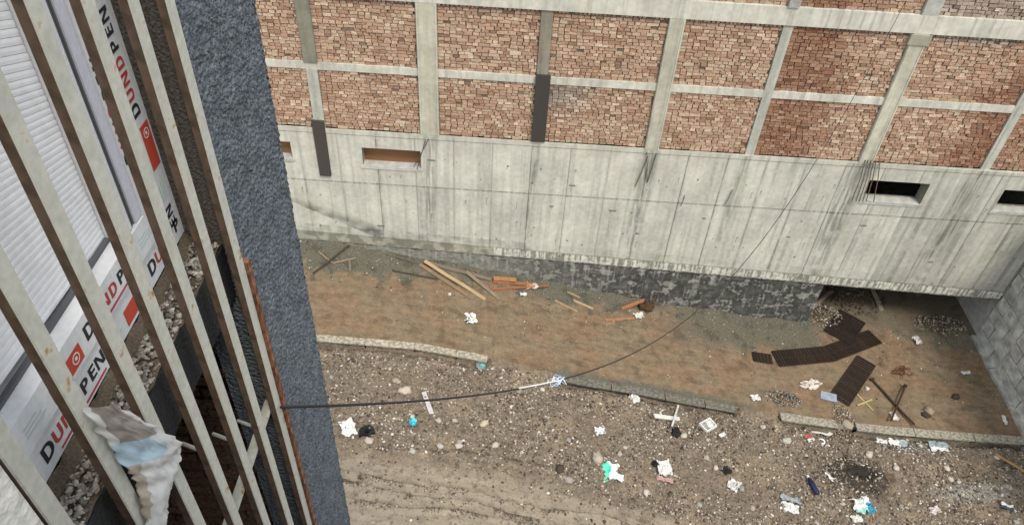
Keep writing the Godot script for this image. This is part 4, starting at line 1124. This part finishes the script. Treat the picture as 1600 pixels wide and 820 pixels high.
	bag("shredded_foam", "heap of shredded white foam on the mud beside the blue-grey board", 7.88, -12.70, Vector3(0.62, 0.2, 0.3), func(p): return Color(0.62, 0.55, 0.48) if nz.get_noise_3dv(p * 30.0) > -0.2 else Color(0.25, 0.2, 0.16), 27, null, 0.2, "foam")
	scrap("plastic_bag", "white bag lying in the mouth of the garage", 11.38, -14.62, 0.18, 0.30, 0.13, white, 28, 0.1, "bag", M.film)
	scrap("wrapper", "red and white wrapper near the kerb in the soil", 7.50, -11.08, 0.22, 0.22, 0.05, func(u, v): return Color(0.38, 0.10, 0.08) if v < 0.55 else white, 29, 0.3, "wrapper")
	var ring := TorusMesh.new(); ring.inner_radius = 0.045; ring.outer_radius = 0.085; ring.rings = 18; ring.ring_segments = 8
	tag(at_ground(put("plastic_ring", ring, mat(lin(0.74, 0.73, 0.70), 0.5)), 7.80, -11.05, 0.02), "white plastic ring lying right of the red wrapper", "ring")
	scrap("rag", "white rag lying on the end of the flat orange plank", 3.50, -14.28, 0.30, 0.22, 0.10, white * 0.95, 30, 0.3, "rag")
	bag("lump", "dark brown lump under the propped orange board", 3.74, -14.66, Vector3(0.42, 0.3, 0.34), Color(0.10, 0.055, 0.03), 31, M.dirty, 0.3, "lump", 0.4)
	scrap("foil", "crumpled silver foil in the middle of the stony soil", 2.29, -10.52, 0.30, 0.26, 0.07, func(u, v): return Color(0.46, 0.5, 0.52) if nz.get_noise_2d(u * 4.0, v * 4.0) > 0.0 else Color(0.7, 0.7, 0.68), 32, 0.2, "foil", M.film)
	bag("lump", "dark round lump below the crossed white strips", 4.12, -10.72, Vector3(0.22, 0.18, 0.26), Color(0.03, 0.027, 0.02), 33, M.dirty, 0.2, "lump", 0.3)
	scrap("plastic_film", "grey film with white scraps under the edge of the right kerb", 9.75, -11.22, 0.5, 0.18, 0.06, func(u, v): return Color(0.3, 0.36, 0.38) if u > 0.6 else white, 34, -0.1, "film", M.film)
	scrap("plastic_film", "crumpled grey-blue film lying further along the right kerb", 10.75, -11.18, 0.52, 0.3, 0.08, func(u, v): return Color(0.26, 0.32, 0.33) if v < 0.6 else Color(0.6, 0.62, 0.6), 35, -0.1, "film", M.film)
	scrap("paper", "white scrap pushed against the left end of the right kerb", 9.32, -11.18, 0.3, 0.14, 0.07, white, 36, -0.2, "paper")
	scrap("paper", "white strip of paper tucked along the foot of the right kerb", 7.75, -11.28, 0.8, 0.07, 0.03, white * 0.9, 37, -0.06, "paper")
	scrap("paper", "white paper caught where the crossed steel bars meet the kerb", 9.86, -11.95, 0.16, 0.30, 0.06, white, 38, 0.4, "paper")
	scrap("plastic_packet", "black and white packet in the soil at the lower right edge", 11.75, -9.62, 0.32, 0.18, 0.06, func(u, v): return white if v < 0.5 else Color(0.05, 0.06, 0.08), 39, -0.3, "packet", M.film)
	scrap("paper", "curled pale wrapper near the bottom of the yard right of the teal bag", 10.0, -9.42, 0.34, 0.2, 0.08, Color(0.55, 0.48, 0.46), 40, 0.3, "paper")
	scrap("paper", "white scrap lying at the foot of the block wall", 12.75, -12.1, 0.10, 0.34, 0.04, white, 41, -0.2, "paper")
	scrap("paper", "white scrap on the mud before the block wall", 12.35, -13.6, 0.3, 0.12, 0.04, white * 0.9, 42, 0.1, "paper")
	scrap("cloth", "pale cloth strip among the reddish planks", 0.55, -14.62, 0.4, 0.16, 0.10, Color(0.58, 0.46, 0.38), 43, 0.4, "cloth")
	scrap("paper", "white scrap in front of the reddish planks", 0.35, -14.30, 0.2, 0.12, 0.05, white, 44, 0.1, "paper")
	scrap("plastic_film", "dark film lying in the scorched soil", 8.4, -10.2, 0.6, 0.3, 0.08, Color(0.045, 0.036, 0.03), 45, 0.3, "film", M.dirty)

func put_board():
	var st := begin(); bx(st, Vector3(-0.2, 0, -0.12), Vector3(0.2, 0.03, 0.12), Color(0.27, 0.31, 0.37), 0.008)
	var o := put("board", done(st), M.plain); at_ground(o, 8.28, -12.37, 0.02, -0.25)
	tag(o, "small blue-grey board at the corner of the lone steel mat", "board")

# ------------------------------------------------------------------ stones and gravel
func stones():
	# stones that can be told apart
	var S := [[-2.25, -10.72, 0.30, Color(0.62, 0.5, 0.4), "pale pinkish stone lying above the lilac strip"], [-0.40, -10.12, 0.22, Color(0.6, 0.52, 0.38), "round buff stone in the middle of the soil left of the foil"], [2.19, -9.74, 0.32, Color(0.52, 0.45, 0.37), "large oval beige stone beside the green bag"],
		[-2.79, -9.22, 0.20, Color(0.58, 0.48, 0.42), "pale stone lying right below the black knotted bag"], [-2.5, -10.95, 0.18, Color(0.45, 0.34, 0.26), "reddish stone left of the pale pinkish stone"], [1.33, -9.27, 0.22, Color(0.09, 0.06, 0.045), "dark brown stone left of the green bag"], [1.52, -9.05, 0.22, Color(0.42, 0.35, 0.31), "grey-pink stone below the dark brown stone"],
		[4.32, -10.72, 0.18, Color(0.62, 0.58, 0.46), "cream stone beside the dark round lump"], [-0.12, -9.62, 0.18, Color(0.62, 0.52, 0.42), "pale wedge of stone above the wheel ruts"], [10.85, -12.22, 0.26, Color(0.42, 0.33, 0.23), "tan stone on the mud right of the crossed steel bars"], [10.72, -12.08, 0.22, Color(0.07, 0.05, 0.04), "dark flat clod beside the tan stone"], [11.75, -12.75, 0.22, Color(0.08, 0.055, 0.04), "dark clod on the mud toward the block wall"], [9.42, -12.78, 0.14, Color(0.7, 0.66, 0.6), "white pebble between the lone mat and the long bar"],
		[8.55, -11.55, 0.30, Color(0.42, 0.36, 0.27), "broken mossy chunk in the gap between the right kerbs"], [6.9, -10.95, 0.24, Color(0.55, 0.52, 0.45), "pale chunk left of the red wrapper"], [8.9, -10.8, 0.22, Color(0.62, 0.55, 0.45), "pale stone below the gap in the right kerbs"], [-1.55, -13.85, 0.12, Color(0.7, 0.66, 0.6), "white pebble at the lower end of the slanting planks"]]
	for i in S.size():
		var s = S[i]; var d: float = s[2]
		var o := put("stone", lump(Vector3(d, d * 0.6, d * 0.78), 50 + i, 0.45, 1.2, 0.0, 8, 12, func(_p): return s[3]), M.stone)
		at_ground(o, s[0], s[1], d * 0.13, i * 0.9); tag(o, s[4], "stone")
	# medium pale stones nobody could tell from one another
	for i in 48:
		var x := rng.randf_range(-4.0, 12.8); var z := rng.randf_range(kerb_z(x) + 0.3, -9.0 + 0.12 * maxf(x - 1.0, 0.0))
		var d := rng.randf_range(0.09, 0.15); var t := rng.randf_range(0.35, 0.68); var c := Color(t, t * 0.9, t * 0.78)
		var o := put("small_stone", lump(Vector3(d * 1.2, d * 0.7, d), 90 + i % 9, 0.5, 1.2, 0.0, 6, 9, func(_p): return c), M.stone)
		at_ground(o, x, z, d * 0.14, rng.randf() * TAU); tag(o, "fist-sized pale stone scattered in the foreground soil", "stone", "fist-sized pale stones in the soil")
	# gravel
	var pick := func():
		var t := rng.randf(); var c: Color
		if t < 0.5: c = Color(0.25, 0.205, 0.16) * rng.randf_range(0.6, 1.4)
		elif t < 0.7: c = Color(0.10, 0.072, 0.056) * rng.randf_range(0.6, 1.3)
		elif t < 0.93: c = Color(0.44, 0.385, 0.31) * rng.randf_range(0.8, 1.25)
		else: c = Color(0.74, 0.70, 0.62)
		return c
	tag(st_gravel("gravel", 36000, func():
		var x := 0.0; var z := 0.0
		for k in 12:
			x = rng.randf_range(-6.0, 13.0); z = rng.randf_range(-11.75, -6.7)
			var dens := 0.85 * splat(nz.get_noise_2d(x * 0.5 + 7.0, z * 0.6), -0.55, 0.25) + 0.15
			var packed := smoothstep(-9.2, -8.7, z - 0.14 * maxf(x - 0.5, 0.0) + 0.4 * nz.get_noise_2d(x * 0.6, z))
			dens *= 1.0 - 0.86 * packed
			if z < kerb_z(x) + 0.1: dens = 0.0
			if rng.randf() < dens: break
		var s := 0.014 + 0.055 * pow(rng.randf(), 2.8)
		return [gp(x, z, s * 0.15), s, pick.call()], self, Color.WHITE), "loose gravel and small stones strewn through the foreground soil", "gravel")
	tag(st_gravel("soil_clods", 3800, func():
		var L = [[-3.2, -8.42, 3.2, -8.20], [-3.2, -8.22, 0.9, -8.02], [-3.4, -7.82, 3.4, -7.94], [-2.6, -9.14, 0.9, -9.4]][rng.randi() % 4]
		var t := rng.randf(); var x: float = lerp(float(L[0]), float(L[2]), t); var z: float = lerp(float(L[1]), float(L[3]), t) + 0.05 * sin(x * 2.3)
		for k in 4:
			if nz.get_noise_2d(x * 1.6, L[1] * 9.0) > -0.05: break
			t = rng.randf(); x = lerp(float(L[0]), float(L[2]), t); z = lerp(float(L[1]), float(L[3]), t) + 0.05 * sin(x * 2.3)
		z += rng.randfn(0.0, 0.032)
		var s := 0.01 + 0.024 * pow(rng.randf(), 2.5)
		return [gp(x, z, s * 0.1), s, Color(0.12, 0.095, 0.07) * rng.randf_range(0.6, 1.5)], self, Color.WHITE), "dark crumbs of earth thrown up along the wheel ruts", "soil")
	tag(st_gravel("grit", 3600, func():
		var x := rng.randf_range(-6.0, 13.0); var z := rng.randf_range(-15.0, kerb_z(x) - 0.2)
		if rng.randf() < 0.6: z = -14.95 + 1.3 * pow(rng.randf(), 1.6)
		var s := 0.010 + 0.035 * pow(rng.randf(), 3.5)
		return [gp(x, z, s * 0.15), s, pick.call()], self, Color.WHITE), "grit and crumbs scattered over the muddy ramp", "grit")
	var heap := func(called, label, cx, cz, rx, rz, h, n, cols, smax):
		tag(st_gravel(called, n, func():
			var a := rng.randf() * TAU; var r := sqrt(rng.randf()); var x: float = cx + cos(a) * r * rx; var z: float = cz + sin(a) * r * rz
			var c: Color = cols[rng.randi() % cols.size()]
			return [gp(x, z, h * (1.0 - r * r) * rng.randf_range(0.5, 1.0)), rng.randf_range(0.25, 1.0) * smax, c * rng.randf_range(0.6, 1.2)], self, Color.WHITE), label, "rubble")
	var pale := [Color(0.5, 0.42, 0.32), Color(0.25, 0.19, 0.14), Color(0.62, 0.56, 0.47), Color(0.12, 0.095, 0.075)]
	heap.call("rubble_heap", "heap of pale rubble chips at the left side of the garage mouth", 8.95, -15.3, 0.55, 0.5, 0.25, 420, pale, 0.055)
	heap.call("rubble_heap", "scatter of rubble at the right side of the garage floor", 12.3, -15.35, 0.75, 0.4, 0.18, 380, pale, 0.055)
	heap.call("rubbish_heap", "dark heap of ash and scraps in the gap of the kerb", 7.05, -12.15, 0.5, 0.26, 0.10, 420, [Color(0.07, 0.065, 0.055), Color(0.3, 0.28, 0.24), Color(0.6, 0.58, 0.52), Color(0.04, 0.038, 0.034)], 0.04)
	heap.call("rubble_heap", "earth and chips spilling through the gap between the right kerbs", 8.5, -11.7, 0.28, 0.5, 0.12, 260, pale, 0.05)
	heap.call("rubbish_heap", "strip of white chips and scraps under the right kerb", 9.9, -11.12, 0.75, 0.18, 0.04, 260, [Color(0.6, 0.58, 0.54), Color(0.2, 0.18, 0.15), Color(0.7, 0.7, 0.68), Color(0.3, 0.33, 0.33)], 0.045)
	heap.call("rubble_heap", "mud clods scraped up in the dark of the garage", 10.1, -16.2, 0.9, 0.7, 0.25, 260, [Color(0.14, 0.11, 0.08), Color(0.2, 0.16, 0.12)], 0.09)
